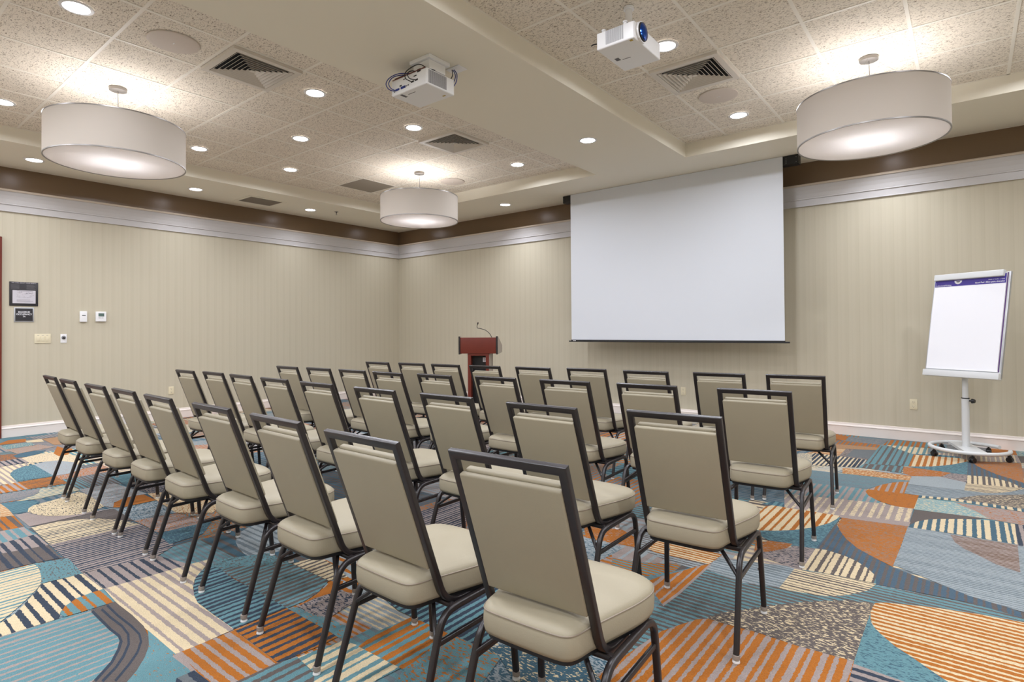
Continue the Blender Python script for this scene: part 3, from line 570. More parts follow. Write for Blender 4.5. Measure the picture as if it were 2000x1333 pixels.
# ------------------------------------------------------------------ room shell
def build_room():
    T = 0.12; ZTOP = 3.7; ZB = 3.06
    def wall(name, x0, x1, y0, y1):
        bm = bmesh.new()
        add_box(bm, x0, x1, y0, y1, 0, ZB, 0); add_box(bm, x0, x1, y0, y1, ZB, ZTOP, 1)
        return struct(link_mesh(name, bm, [M_WALL, M_BAND], smooth=False))
    wall('wall_left', XL-T, XL, YF-T, YB+T); wall('wall_right', XR, XR+T, YF-T, YB+T)
    wall('wall_back', XL, XR, YB, YB+T); wall('wall_front', XL, XR, YF-T, YF)
    # crown and base profiles: (offset from the wall, height)
    crown = [(0,2.79),(0.022,2.79),(0.022,2.797),(0.016,2.80),(0.018,2.872),(0.030,2.876),(0.030,2.884),(0.024,2.888),(0.026,2.90),(0.030,2.94),(0.040,2.985),(0.054,3.02),(0.058,3.034),(0,3.034)]
    cap = [(0,3.034),(0.070,3.034),(0.072,3.048),(0.066,3.06),(0,3.06)]
    base = [(0,0.002),(0.016,0.002),(0.016,0.104),(0.022,0.110),(0.020,0.118),(0.012,0.128),(0.009,0.146),(0,0.148)]
    def run(bm, prof, side, mi):
        A, B = [], []
        for d, z in prof:
            if side == 'left': a, b = (XL+d, YF+d, z), (XL+d, YB-d, z)
            elif side == 'back': a, b = (XL+d, YB-d, z), (XR-d, YB-d, z)
            elif side == 'right': a, b = (XR-d, YB-d, z), (XR-d, YF+d, z)
            else: a, b = (XR-d, YF+d, z), (XL+d, YF+d, z)
            A.append(bm.verts.new(a)); B.append(bm.verts.new(b))
        n = len(prof)
        for i in range(n):
            bm.faces.new((A[i], A[(i+1)%n], B[(i+1)%n], B[i])).material_index = mi
        bm.faces.new(A).material_index = mi; bm.faces.new(B[::-1]).material_index = mi
    for i, s in enumerate(('left', 'back', 'right', 'front')):
        bm = bmesh.new(); run(bm, crown, s, 0); run(bm, cap, s, 1)
        struct(link_mesh('trim_%d' % (i+1), bm, [M_CROWN, M_CAP], smooth=False))
    bm = bmesh.new()
    for s in ('back', 'right', 'front'):
        bm = bmesh.new(); run(bm, base, s, 0); struct(link_mesh('baseboard_'+s, bm, M_BASE, smooth=False))
    bm = bmesh.new()   # left base stops at the door casing
    for (ya, yb) in ((1.568, YB), (YF, 0.4)):
        A = [bm.verts.new((XL+d, ya, z)) for d, z in base]; B = [bm.verts.new((XL+d, yb, z)) for d, z in base]
        n = len(base)
        for i in range(n): bm.faces.new((A[i], A[(i+1)%n], B[(i+1)%n], B[i]))
        bm.faces.new(A); bm.faces.new(B[::-1])
    struct(link_mesh('baseboard_left', bm, M_BASE, smooth=False))
    # door in the left wall, only its casing edge reaches the picture
    d = bpy.data.objects.new('door_1', None); C.objects.link(d); d.location = (XL, 1.0, 0); struct(d)
    bm = bmesh.new()
    add_box(bm, 0.0, 0.03, 0.466, 0.566, 0, 2.47); add_box(bm, 0.0, 0.03, -0.566, -0.466, 0, 2.47); add_box(bm, 0.0, 0.03, -0.466, 0.466, 2.37, 2.47)
    link_mesh('door_casing', bm, M_RED, d, smooth=False)
    link_mesh('door_leaf', rbox(0.0, 0.022, -0.46, 0.46, 0.01, 2.365, 0.003), M_RED, d)
    bm = bmesh.new(); add_cyl(bm, (0.022, -0.38, 1.0), (0.075, -0.38, 1.0), 0.011); add_cyl(bm, (0.07, -0.38, 1.0), (0.07, -0.26, 1.0), 0.009)
    link_mesh('door_handle', bm, M_METAL, d)
    # ceiling: soffit with two trays, acoustic tiles and their grid bars
    bm = bmesh.new()
    xs = [XL, TRAYS[0][0], TRAYS[0][1], TRAYS[1][0], TRAYS[1][1], XR]
    ySl = (7.37, 7.49); xSl = (-4.87, -1.54)
    ys = [YF, -3.0, 6.63, 6.65, YB]
    def slab(x0, x1, y0, y1): add_box(bm, x0, x1, y0, y1, ZS, ZTOP, 0)
    slab(XL, XR, YF, -3.0)
    slab(XL, XR, 6.65, ySl[0]); slab(XL, xSl[0], ySl[0], ySl[1]); slab(xSl[1], XR, ySl[0], ySl[1]); slab(XL, XR, ySl[1], YB)
    slab(xs[0], xs[1], -3.0, 6.65); slab(xs[2], xs[3], -3.0, 6.65); slab(xs[4], xs[5], -3.0, 6.65); slab(xs[1], xs[2], 6.63, 6.65)
    add_box(bm, XL, XR, YF, YB, ZTOP-0.02, ZTOP+0.08, 0)
    for (x0, x1, y0, y1), (gx, gy) in zip(TRAYS, GRID):
        add_box(bm, x0, x1, y0, y1, ZT, ZT+0.02, 1)
        k = math.ceil((x0+0.05-gx)/TX)
        while gx+k*TX < x1-0.05:
            x = gx+k*TX; add_box(bm, x-0.012, x+0.012, y0, y1, ZT-0.003, ZT+0.004, 2); k += 1
        k = math.ceil((y0+0.05-gy)/TY)
        while gy+k*TY < y1-0.05:
            y = gy+k*TY; add_box(bm, x0, x1, y-0.012, y+0.012, ZT-0.0028, ZT+0.004, 2); k += 1
        e = 0.016
        add_box(bm, x0, x0+e, y0, y1, ZT-0.003, ZT+0.004, 2); add_box(bm, x1-e, x1, y0, y1, ZT-0.003, ZT+0.004, 2)
        add_box(bm, x0, x1, y1-e, y1, ZT-0.003, ZT+0.004, 2); add_box(bm, x0, x1, y0, y0+e, ZT-0.003, ZT+0.004, 2)
    struct(link_mesh('ceiling', bm, [M_SOFFIT, M_TILE, M_TBAR], smooth=False))
build_floor(); build_room()

# ------------------------------------------------------------------ chairs
def build_chair():
    t = thing('banquet_chair', '', 'chair')
    # back frame: two stiles and the top rail in one bent tube
    lean = math.atan2(0.180, 0.50)
    zt, yt = 0.925, -0.045; zb = 0.44; yb = yt + (zt-zb)*math.tan(lean)
    curve = [(yb, zb)]
    dirn = Vector((math.sin(lean), -math.cos(lean)))
    p = Vector((yb, zb)); steps = 7; a = math.atan2(dirn.y, dirn.x)
    for i in range(steps):
        a2 = a*(1-(i+1)/steps); d = Vector((math.cos((a+0)*(1-(i+.5)/steps)), math.sin(a*(1-(i+.5)/steps)))); p = p + d*0.0165; curve.append((p.x, p.y))
    zend = curve[-1][1]; curve.append((0.30, zend))
    bm = bmesh.new(); X = 0.180
    left = [(-X, y, z) for y, z in reversed(curve)] + [(-X, yt, zt)]
    right = [(X, yt, zt)] + [(X, y, z) for y, z in curve]
    add_sweep(bm, left+right, rect_prof(0.020, 0.026, 0.004), (0, 0, 1))
    link_mesh('back_frame', bm, M_FRAME, t)
    # back pads, built flat then leaned with the stiles
    B = Matrix.Translation((0, yt, zt)) @ Matrix.Rotation(lean, 4, 'X')
    link_mesh('back_panel', rbox(-0.168, 0.168, -0.014, 0.006, -0.443, -0.056, 0.0065, 3, B), M_VINYL, t)
    bm = rbox(-0.160, 0.160, 0.006, 0.030, -0.446, -0.050, 0.010, 4)
    bmesh.ops.subdivide_edges(bm, edges=[e for e in bm.edges if e.calc_length() > 0.1], cuts=5, use_grid_fill=True)
    for v in bm.verts:
        if v.co.y > 0.026:
            v.co.y += 0.010*(1-(v.co.x/0.169)**2)*(1-((v.co.z+0.248)/0.200)**2)
    bmesh.ops.transform(bm, matrix=B, verts=bm.verts)
    link_mesh('back_cushion', bm, M_VINYL, t)
    # seat cushion
    half = [(0, 0.024), (0.10, 0.026), (0.138, 0.036), (0.156, 0.066), (0.166, 0.12), (0.187, 0.20), (0.212, 0.30), (0.222, 0.37), (0.218, 0.425), (0.194, 0.468), (0.148, 0.490), (0.08, 0.499)]
    loop = half + [(0, 0.50)] + [(-x, y) for x, y in reversed(half[1:])]
    out = smooth_loop([(x, y, 0) for x, y in loop], 3)
    cx, cy = 0, 0.27
    rings = [(0.93, 0.398), (0.985, 0.402), (1.0, 0.414), (1.006, 0.435), (1.003, 0.456), (0.996, 0.466), (0.992, 0.469), (0.975, 0.477), (0.93, 0.485), (0.8, 0.492), (0.55, 0.497), (0.25, 0.499)]
    bm = bmesh.new(); R = []
    for s, z in rings:
        R.append([bm.verts.new((cx+(x-cx)*s, cy+(y-cy)*s, z)) for x, y, _ in out])
    n = len(out)
    for A, Bq in zip(R, R[1:]):
        for i in range(n): bm.faces.new((A[i], A[(i+1)%n], Bq[(i+1)%n], Bq[i]))
    bm.faces.new(R[0][::-1]); c = bm.verts.new((cx, cy, 0.4993))
    for i in range(n): bm.faces.new((R[-1][i], R[-1][(i+1)%n], c))
    seat = link_mesh('seat', bm, M_VINYL, t, angle=60)
    bm = bmesh.new()
    add_sweep(bm, [(cx+(x-cx)*0.996, cy+(y-cy)*0.996, 0.4685) for x, y, _ in out], circ_prof(0.0026, 6), (0, 0, 1), closed=True)
    link_mesh('piping', bm, M_PIPE, seat)
    bm = bmesh.new()
    A = [bm.verts.new((cx+(x-cx)*0.95, cy+(y-cy)*0.95, 0.386)) for x, y, _ in out]; Bq = [bm.verts.new((v.co.x, v.co.y, 0.3985)) for v in A]
    for i in range(n): bm.faces.new((A[i], A[(i+1)%n], Bq[(i+1)%n], Bq[i]))
    bm.faces.new(A[::-1]); bm.faces.new(Bq)
    link_mesh('seat_pan', bm, M_BLACK, t)
    # legs: each side is one bent tube split where leg and rail meet
    prof = rect_prof(0.022, 0.022, 0.007)
    fr = smooth_path([(0.4655, 0.022), (0.452, 0.19), (0.442, 0.315), (0.432, 0.352), (0.408, 0.374), (0.37, 0.381)], 4)
    rr = smooth_path([(0.0, 0.022), (0.052, 0.19), (0.088, 0.30), (0.108, 0.345), (0.14, 0.370), (0.19, 0.3765)], 4)
    for s in (-1, 1):
        for pts, foot, z1 in ((rr, 0.0, 0), (fr, 0.4655, 1)):
            bm = bmesh.new(); xx = s*0.218
            def px(z): return s*(0.222 if z < 0.05 else 0.222-0.011*min(1, (z-0.05)/0.32))
            add_sweep(bm, [(px(q[1]), q[0], q[1]) for q in pts], prof, (1, 0, 0))
            leg = link_mesh('leg', bm, M_FRAME, t)
            bm = bmesh.new(); lathe(bm, [(0, 0.003), (0.013, 0.003), (0.0145, 0.006), (0.0135, 0.012), (0.007, 0.015), (0.007, 0.024), (0, 0.024)], s*0.222, foot, 16, 0)
            lathe(bm, [(0.0, 0.018), (0.0145, 0.018), (0.0145, 0.034), (0.0, 0.034)], s*0.222, foot, 14, 1)
            link_mesh('glide', bm, [M_GLIDE, M_SLEEVE], leg)
            if z1:
                bm = bmesh.new(); add_cyl(bm, (s*0.205, 0.452, 0.20), (s*0.201, 0.452, 0.20), 0.005, n=10)
                link_mesh('bumper', bm, M_GREYP, leg)
        bm = bmesh.new(); add_sweep(bm, [(s*0.211, 0.188, 0.3765), (s*0.211, 0.372, 0.381)], prof, (1, 0, 0)); link_mesh('seat_rail', bm, M_FRAME, t)
        bm = bmesh.new(); add_sweep(bm, [(s*0.2135, 0.088, 0.285), (s*0.2135, 0.44, 0.292)], rect_prof(0.014, 0.018, 0.005), (1, 0, 0)); link_mesh('stretcher', bm, M_FRAME, t)
        bm = bmesh.new(); add_sweep(bm, [(s*0.208, 0.085, 0.300), (s*0.12, 0.155, 0.374)], rect_prof(0.014, 0.014, 0.004), (0, 0, 1)); link_mesh('brace', bm, M_FRAME, t)
    for yy in (0.165, 0.40):
        bm = bmesh.new(); add_sweep(bm, [(-0.207, yy, 0.377), (0.207, yy, 0.377)], rect_prof(0.018, 0.018, 0.004), (0, 0, 1)); link_mesh('cross_bar', bm, M_FRAME, t)
    return t

ROWS = [   # x, y of the rear feet, turn in degrees
 [(-0.965,1.216,2.8),(-1.532,1.178,-1.0),(-2.125,1.216,-2.0),(-2.722,1.236,-1.3),(-3.352,1.240,-2.2),(-3.920,1.258,-1.6),(-4.455,1.262,-0.8),(-5.115,1.278,-1.2),(-5.688,1.300,-2.2)],
 [(-0.928,2.222,2.9),(-1.503,2.127,-0.5),(-2.132,2.158,-1.1),(-2.723,2.158,-1.7),(-3.355,2.181,-2.0),(-3.939,2.209,-1.8),(-4.485,2.232,-3.5),(-5.015,2.254,-1.5),(-5.500,2.224,-1.0)],
 [(-0.930,3.321,3.7),(-1.543,3.279,2.7),(-2.105,3.229,1.8),(-2.679,3.200,-1.0),(-3.223,3.114,-2.0),(-3.734,3.076,-2.3),(-4.240,3.095,-1.4),(-4.735,3.080,-0.6),(-5.225,3.050,-1.3)],
 [(-0.983,4.518,5.6),(-1.494,4.424,3.5),(-2.050,4.332,2.3),(-2.605,4.332,2.4),(-3.107,4.228,1.3),(-3.638,4.171,0.7),(-4.121,4.121,1.8),(-4.608,4.102,1.8),(-5.095,4.040,0.8)]]
ORD = ['rightmost', 'second from the right', 'third from the right', 'fourth from the right', 'middle', 'fourth from the left', 'third from the left', 'second from the left', 'leftmost']
ROWN = ['nearest row, backs to the camera', 'second row from the camera', 'third row from the camera', 'farthest row, closest to the screen']
proto = build_chair(); first = True
for ri, pts in enumerate(ROWS):
    for ci, (x, y, ang) in enumerate(pts):
        c = proto if first else copy_tree(proto)
        first = False
        c.location = (x, y, 0); c.rotation_euler = (0, 0, math.radians(ang))
        if ri == 0: lab = 'taupe padded banquet chair, %s in the nearest row' % ORD[ci]
        elif ri == 1: lab = 'taupe padded banquet chair, %s in the second row from the camera' % ORD[ci]
        elif ri == 2: lab = 'taupe padded banquet chair, %s in the third row from the camera' % ORD[ci]
        else: lab = 'taupe padded banquet chair, %s in the farthest row, closest to the screen' % ORD[ci]
        c['label'] = lab; c['group'] = 'banquet chairs in four rows'

# ------------------------------------------------------------------ ceiling fittings
def lamp_data(name, power, size, spread):
    l = bpy.data.lights.new(name, 'AREA'); l.shape = 'DISK'; l.size = size; l.energy = power; l.color = LIGHT_COL; l.spread = math.radians(spread)
    return l
TRAY_L = lamp_data('tray_lamp', TRAY_W, 0.13, 170); EDGE_L = lamp_data('edge_lamp', EDGE_W, 0.13, 128); SIDE_L = lamp_data('side_lamp', SIDE_W, 0.13, 128); REAR_L = lamp_data('rear_fill_lamp', REAR_W, 0.13, 170)
def lamp_light(name, loc, l, parent):
    o = bpy.data.objects.new(name, l); C.objects.link(o); o.parent = parent; o.location = loc
    return o

def build_downlight():
    t = thing('downlight', '', 'ceiling light')
    bm = bmesh.new(); lathe(bm, [(0.076, -0.001), (0.078, -0.006), (0.092, -0.007), (0.099, -0.004), (0.100, 0.0), (0.076, 0.0)], 0, 0, 40)
    link_mesh('trim_ring', bm, M_WHITEP, t)
    bm = bmesh.new(); lathe(bm, [(0, -0.003), (0.06, -0.003), (0.0765, -0.002), (0.0765, 0.0), (0, 0.0)], 0, 0, 32)
    link_mesh('lens', bm, M_LAMPON, t)
    lamp_light('light_source', (0, 0, -0.012), TRAY_L, t)
    return t
LIGHTS = [
 (-4.72, 1.18, 'T', 'lit recessed downlight in the tiles at the top left corner, largest of them'),
 (-4.72, 3.00, 'T', 'lit recessed downlight in the tiles just past the big square air vent'),
 (-4.70, 4.19, 'T', 'lit recessed downlight in the tiles beside the farther square air vent, on its near side'),
 (-4.69, 6.01, 'T', 'lit recessed downlight in the left tiles nearest the screen'),
 (-5.96, 3.60, 'T', 'lit recessed downlight in the middle of the left tiles, between the two drum pendants'),
 (-7.22, 3.02, 'T', 'lit recessed downlight in the tiles just right of the left drum pendant'),
 (-7.21, 4.20, 'T', 'lit recessed downlight in the tiles above the grey return grille'),
 (-7.19, 1.22, 'T', 'lit recessed downlight in the tiles cut by the left edge of the picture'),
 (-1.83, 4.24, 'T', 'lit recessed downlight in the tiles beside the right projector'),
 (-1.84, 6.10, 'T', 'lit recessed downlight in the right tiles beyond the round speaker'),
 (-8.63, 1.75, 'S', 'lit downlight in the smooth soffit under the left drum pendant'),
 (-8.65, 3.57, 'S', 'lit downlight in the smooth soffit near the grey return grille, on its left'),
 (-8.65, 5.40, 'S', 'lit downlight in the smooth soffit beside the fire sprinkler'),
 (-5.90, 7.23, 'S', 'lit downlight in the smooth soffit left of the projection screen'),
 (-3.21, 5.36, 'S', 'lit downlight in the smooth beam above the projection screen'),
 (-8.65, 7.23, 'S', 'lit downlight in the soffit corner hidden behind the small drum pendant'),
 (-0.69, 7.23, 'S', 'lit downlight in the soffit hidden behind the right drum pendant'),
 (-7.19, 6.01, 'T', 'lit recessed downlight in the tiles behind the small drum pendant')]
HID = [(-3.21,1.75,'S'),(-3.21,-1.9,'S'),(-8.65,-0.07,'S'),(-8.65,-1.9,'S'),(0.62,4.24,'T'),(0.62,6.10,'T'),(-1.83,2.40,'T'),(0.62,2.4,'T'),(2.1,1.75,'S'),(2.1,3.57,'S'),(2.1,5.4,'S'),(2.1,7.23,'S'),
       (2.1,-0.07,'S'),(2.1,-1.9,'S'),(-5.96,-0.05,'T'),(-4.7,-0.6,'T'),(-7.2,-0.6,'T'),(-4.7,-2.4,'T'),(-7.2,-2.4,'T'),(-1.83,0.5,'T'),(0.62,0.5,'T'),(-1.83,-1.2,'T'),(0.62,-1.2,'T'),(-0.6,3.6,'T')]
proto = build_downlight(); first = True
for x, y, k, *lab in LIGHTS + HID:
    d = proto if first else copy_tree(proto); first = False
    d.location = (x, y, (ZT-0.0035) if k == 'T' else ZS)
    for ch in d.children:
        if ch.type == 'LIGHT': ch.data = (REAR_L if y < 1.0 else (TRAY_L if k == 'T' or x == -3.21 else (SIDE_L if x < -8 else EDGE_L)))
    if lab: d['label'] = lab[0]; d['group'] = 'recessed downlights'
    else: d['label'] = 'lit recessed downlight outside the picture, overhead or behind the camera'; d['group'] = 'downlights outside the picture'

def build_pendant():
    t = thing('drum_pendant', '', 'pendant light')        # origin at the ceiling
    zb, zt2, R = -0.69, -0.345, 0.535
    bm = bmesh.new(); lathe(bm, [(R, zb), (R, zt2), (R-0.003, zt2), (R-0.003, zb), (R, zb)], 0, 0, 96); link_mesh('lamp_shade', bm, M_SHADE, t)
    bm = bmesh.new()
    for z0, z1 in ((zb-0.001, zb+0.009), (zt2-0.008, zt2+0.001)):
        lathe(bm, [(R+0.002, z0), (R+0.002, z1), (R-0.008, z1), (R-0.008, z0), (R+0.002, z0)], 0, 0, 96)
    link_mesh('shade_ring', bm, M_METAL, t)
    bm = bmesh.new(); lathe(bm, [(0, zb+0.004), (R-0.006, zb+0.004), (R-0.006, zb+0.008), (0, zb+0.008)], 0, 0, 96); link_mesh('diffuser', bm, M_DIFF, t)
    bm = bmesh.new(); lathe(bm, [(0, -0.028), (0.05, -0.028), (0.068, -0.024), (0.07, 0), (0, 0)], 0, 0, 40); link_mesh('canopy', bm, M_METAL, t)
    bm = bmesh.new(); add_wire(bm, [(0, 0, -0.02), (0.004, 0.0, -0.15), (-0.002, 0, -0.3), (0, 0, -0.42)], 0.003); link_mesh('cord', bm, M_METAL, t)
    for a in (0.5, 0.5+2*PI/3, 0.5+4*PI/3):
        bm = bmesh.new(); add_cyl(bm, (0.05*math.cos(a), 0.05*math.sin(a), -0.02), ((R-0.006)*math.cos(a), (R-0.006)*math.sin(a), zt2), 0.0009, n=6); link_mesh('suspension_wire', bm, M_METAL, t)
    bm = bmesh.new(); add_cyl(bm, (0, 0, -0.42), (0, 0, -0.46), 0.03, n=16)
    for a in (0, PI/2, PI, 3*PI/2):
        add_cyl(bm, (0, 0, -0.45), (0.12*math.cos(a), 0.12*math.sin(a), -0.45), 0.008, n=8)
    link_mesh('socket', bm, M_METAL, t)
    for a in (PI/4, 3*PI/4, 5*PI/4, 7*PI/4):
        l = bpy.data.lights.new('bulb', 'POINT'); l.energy = PENDANT_W/4; l.shadow_soft_size = 0.05; l.color = (0.97, 0.98, 1.03)
        o = bpy.data.objects.new('bulb', l); C.objects.link(o); o.parent = t; o.location = (0.15*math.cos(a), 0.15*math.sin(a), -0.50)
    return t
proto = build_pendant(); first = True
for x, y, lab in ((-6.0, 1.81, 'large cream drum pendant lamp over the left end of the chairs'),
                  (-5.98, 5.43, 'smallest cream drum pendant lamp, hanging before the room corner'),
                  (-0.615, 5.50, 'large cream drum pendant lamp right of the projection screen'),
                  (-0.615, 1.81, 'cream drum pendant lamp outside the picture, above the right of the camera'),
                  (-6.0, -1.82, 'cream drum pendant lamp outside the picture, behind the camera to its left')):
    p = proto if first else copy_tree(proto); first = False
    p.location = (x, y, ZT-0.0035); p['label'] = lab; p['group'] = 'drum pendant lamps'

def build_speaker():
    t = thing('ceiling_speaker', '', 'speaker')
    bm = bmesh.new(); lathe(bm, [(0.158, -0.008), (0.176, -0.006), (0.18, 0.0), (0.158, 0.0)], 0, 0, 48); link_mesh('speaker_rim', bm, M_SPK, t)
    bm = bmesh.new(); lathe(bm, [(0, -0.010), (0.10, -0.0095), (0.159, -0.008), (0.159, 0), (0, 0)], 0, 0, 48); link_mesh('speaker_grille', bm, M_SPK, t)
    bm = bmesh.new(); add_box(bm, -0.014, 0.014, -0.003, 0.003, -0.0115, -0.0095); link_mesh('badge', bm, M_WHITEP, t, smooth=False)
    return t
proto = build_speaker(); first = True
for x, y, lab in ((-4.72, 1.79, 'flat round beige ceiling speaker left of the big square air vent'),
                  (-1.835, 5.47, 'flat round beige ceiling speaker right of the air vent near the right projector'),
                  (-5.96, 6.07, 'flat round beige ceiling speaker in the glow behind the smallest pendant')):
    p = proto if first else copy_tree(proto); first = False
    p.location = (x, y, ZT-0.003); p['label'] = lab; p['group'] = 'round ceiling speakers'

def build_vent():
    t = thing('air_diffuser', '', 'air vent')
    def ring(bm, r0, r1, z0, z1, th=0.0015):
        # a sloping square louvre from half size r0 at z0 to r1 at z1
        a = [(-1,-1),(1,-1),(1,1),(-1,1)]
        q = [[bm.verts.new((sx*(r+dd), sy*(r+dd), z)) for sx, sy in a] for r, z, dd in ((r0, z0, 0), (r1, z1, 0), (r1, z1, -th*2), (r0, z0, -th*2))]
        for k in range(4):
            A, B = q[k], q[(k+1) % 4]
            for i in range(4): bm.faces.new((A[i], A[(i+1)%4], B[(i+1)%4], B[i]))
    bm = bmesh.new()
    for s in ((-0.292,0.292,-0.292,-0.245),(-0.292,0.292,0.245,0.292),(-0.292,-0.245,-0.245,0.245),(0.245,0.292,-0.245,0.245)): add_box(bm, *s, -0.024, 0.0)
    link_mesh('vent_frame', bm, M_VENT, t, smooth=False)
    bm = bmesh.new(); add_box(bm, -0.245, 0.245, -0.245, 0.245, -0.003, -0.001); link_mesh('duct_shade_sheet', bm, M_DARK, t, smooth=False)  # flat black sheet, stands in for the shade between the louvres
    for k in range(7):
        bm = bmesh.new(); r = 0.244-0.032*k
        ring(bm, r-0.004, r-0.022, -0.025, -0.005); link_mesh('louvre', bm, M_VENT, t, smooth=False)
    bm = bmesh.new(); add_box(bm, -0.018, 0.018, -0.018, 0.018, -0.022, -0.018); link_mesh('centre_plate', bm, M_VENT, t, smooth=False)
    return t
proto = build_vent(); first = True
for x, y, lab in ((-4.695, 2.39, 'square louvred air vent in the tiles left of the left projector'),
                  (-4.695, 4.81, 'square louvred air vent in the tiles above the smallest pendant'),
                  (-1.83, 4.86, 'square louvred air vent in the tiles right of the right projector')):
    p = proto if first else copy_tree(proto); first = False
    p.location = (x, y, ZT-0.0035); p['label'] = lab; p['group'] = 'square ceiling air vents'

bm = bmesh.new(); add_box(bm, -7.428, -6.842, 5.13, 5.712, ZT-0.006, ZT-0.0031)
o = link_mesh('return_air_grille', bm, M_PANELD, smooth=False); tag(o, 'plain grey perforated ceiling panel left of the smallest pendant', 'air vent')
t = thing('return_grille', 'rectangular grey return grille in the smooth soffit above the left wall', 'air vent', (-8.67, 4.545, ZS))
bm = bmesh.new()
for s in ((-0.25,0.25,-0.30,-0.255),(-0.25,0.25,0.255,0.30),(-0.25,-0.205,-0.255,0.255),(0.205,0.25,-0.255,0.255)): add_box(bm, *s, -0.006, 0)
link_mesh('grille_frame', bm, M_SOFFIT, t, smooth=False)
bm = bmesh.new(); add_box(bm, -0.205, 0.205, -0.255, 0.255, -0.0015, -0.0005, 1)
for k in range(20): add_box(bm, -0.203+0.0205*k, -0.193+0.0205*k, -0.255, 0.255, -0.005, -0.0015, 0)
link_mesh('grille_bars', bm, [M_PANELD, M_LINED], t, smooth=False)
t = thing('fire_sprinkler', 'small brown fire sprinkler head under the soffit above the left wall', 'sprinkler', (-8.46, 5.78, ZS))
bm = bmesh.new(); lathe(bm, [(0, -0.006), (0.03, -0.005), (0.034, 0), (0, 0)], 0, 0, 24); link_mesh('escutcheon', bm, M_METAL, t)
bm = bmesh.new(); add_cyl(bm, (0,0,-0.005), (0,0,-0.03), 0.009); add_cyl(bm, (0.009,0,-0.03), (0.003,0,-0.052), 0.002, n=6); add_cyl(bm, (-0.009,0,-0.03), (-0.003,0,-0.052), 0.002, n=6); add_cyl(bm, (0,0,-0.052), (0,0,-0.054), 0.014)
link_mesh('sprinkler_body', bm, M_LINED, t)

# ------------------------------------------------------------------ projectors
def projector_body(t, sx, sy, h0, h1):
    return link_mesh('projector_case', rbox(-sx/2, sx/2, -sy/2, sy/2, h0, h1, 0.012, 4), M_WHITEP, t)
t = thing('ceiling_projector', 'white projector with dangling cables hung under the smooth ceiling beam', 'projector', (-3.30, 3.04, ZS), 0)
b0, b1 = -0.235, -0.112
projector_body(t, 0.395, 0.295, b0, b1)
link_mesh('mount_plate', rbox(-0.02, 0.20, -0.12, 0.10, -0.028, 0, 0.004), M_WHITEP, t)
link_mesh('mount_column', rbox(0.0, 0.18, -0.10, 0.07, -0.10, -0.028, 0.006), M_WHITEP, t)
bm = bmesh.new(); add_box(bm, -0.17, 0.17, -0.13, 0.12, -0.113, -0.104); add_box(bm, -0.17, -0.05, -0.14, -0.06, -0.110, -0.098); link_mesh('mount_bracket', bm, M_BLACK, t, smooth=False)
bm = bmesh.new()
for k in range(26):
    y = -0.125+0.0072*k; add_box(bm, 0.1965, 0.1985, y, y+0.0038, b0+0.014, b1-0.010)
link_mesh('side_vent', bm, M_LINED, t, smooth=False)
bm = bmesh.new(); add_box(bm, -0.185, 0.185, -0.150, -0.1475, b1-0.004, b1+0.002)
link_mesh('seam', bm, M_RED, t, smooth=False)
bm = bmesh.new()
for x, w_, z, h_, mi in ((-0.150,0.045,-0.205,0.016,0),(-0.088,0.055,-0.205,0.018,0),(-0.10,0.022,-0.182,0.010,1),(-0.045,0.008,-0.202,0.010,1),(-0.025,0.008,-0.200,0.008,1),(-0.008,0.012,-0.198,0.008,1),(0.03,0.03,-0.188,0.012,1),(0.075,0.03,-0.186,0.012,1),(0.06,0.03,-0.150,0.008,1),(0.10,0.035,-0.128,0.022,1),(-0.06,0.03,-0.140,0.005,1),(-0.165,0.01,-0.210,0.008,1)):
    add_box(bm, x, x+w_, -0.1495, -0.147, z, z+h_, mi)
link_mesh('connector_row', bm, [M_BLUE, M_BLACK], t, smooth=False)
bm = bmesh.new(); add_cyl(bm, (-0.09, 0.14, -0.175), (-0.09, 0.156, -0.175), 0.045, n=24); link_mesh('projector_lens', bm, M_LENSB, t)
bm = bmesh.new(); add_box(bm, 0.12, 0.15, 0.09, 0.102, b0-0.001, b0+0.0005); link_mesh('warning_sticker', bm, M_YEL, t, smooth=False)
bm = bmesh.new(); add_box(bm, -0.06, 0.02, -0.10, -0.094, b0-0.001, b0+0.0005); add_box(bm, -0.12, -0.095, -0.13, -0.07, b0-0.001, b0+0.0005); link_mesh('underside_mark', bm, M_LINED, t, smooth=False)
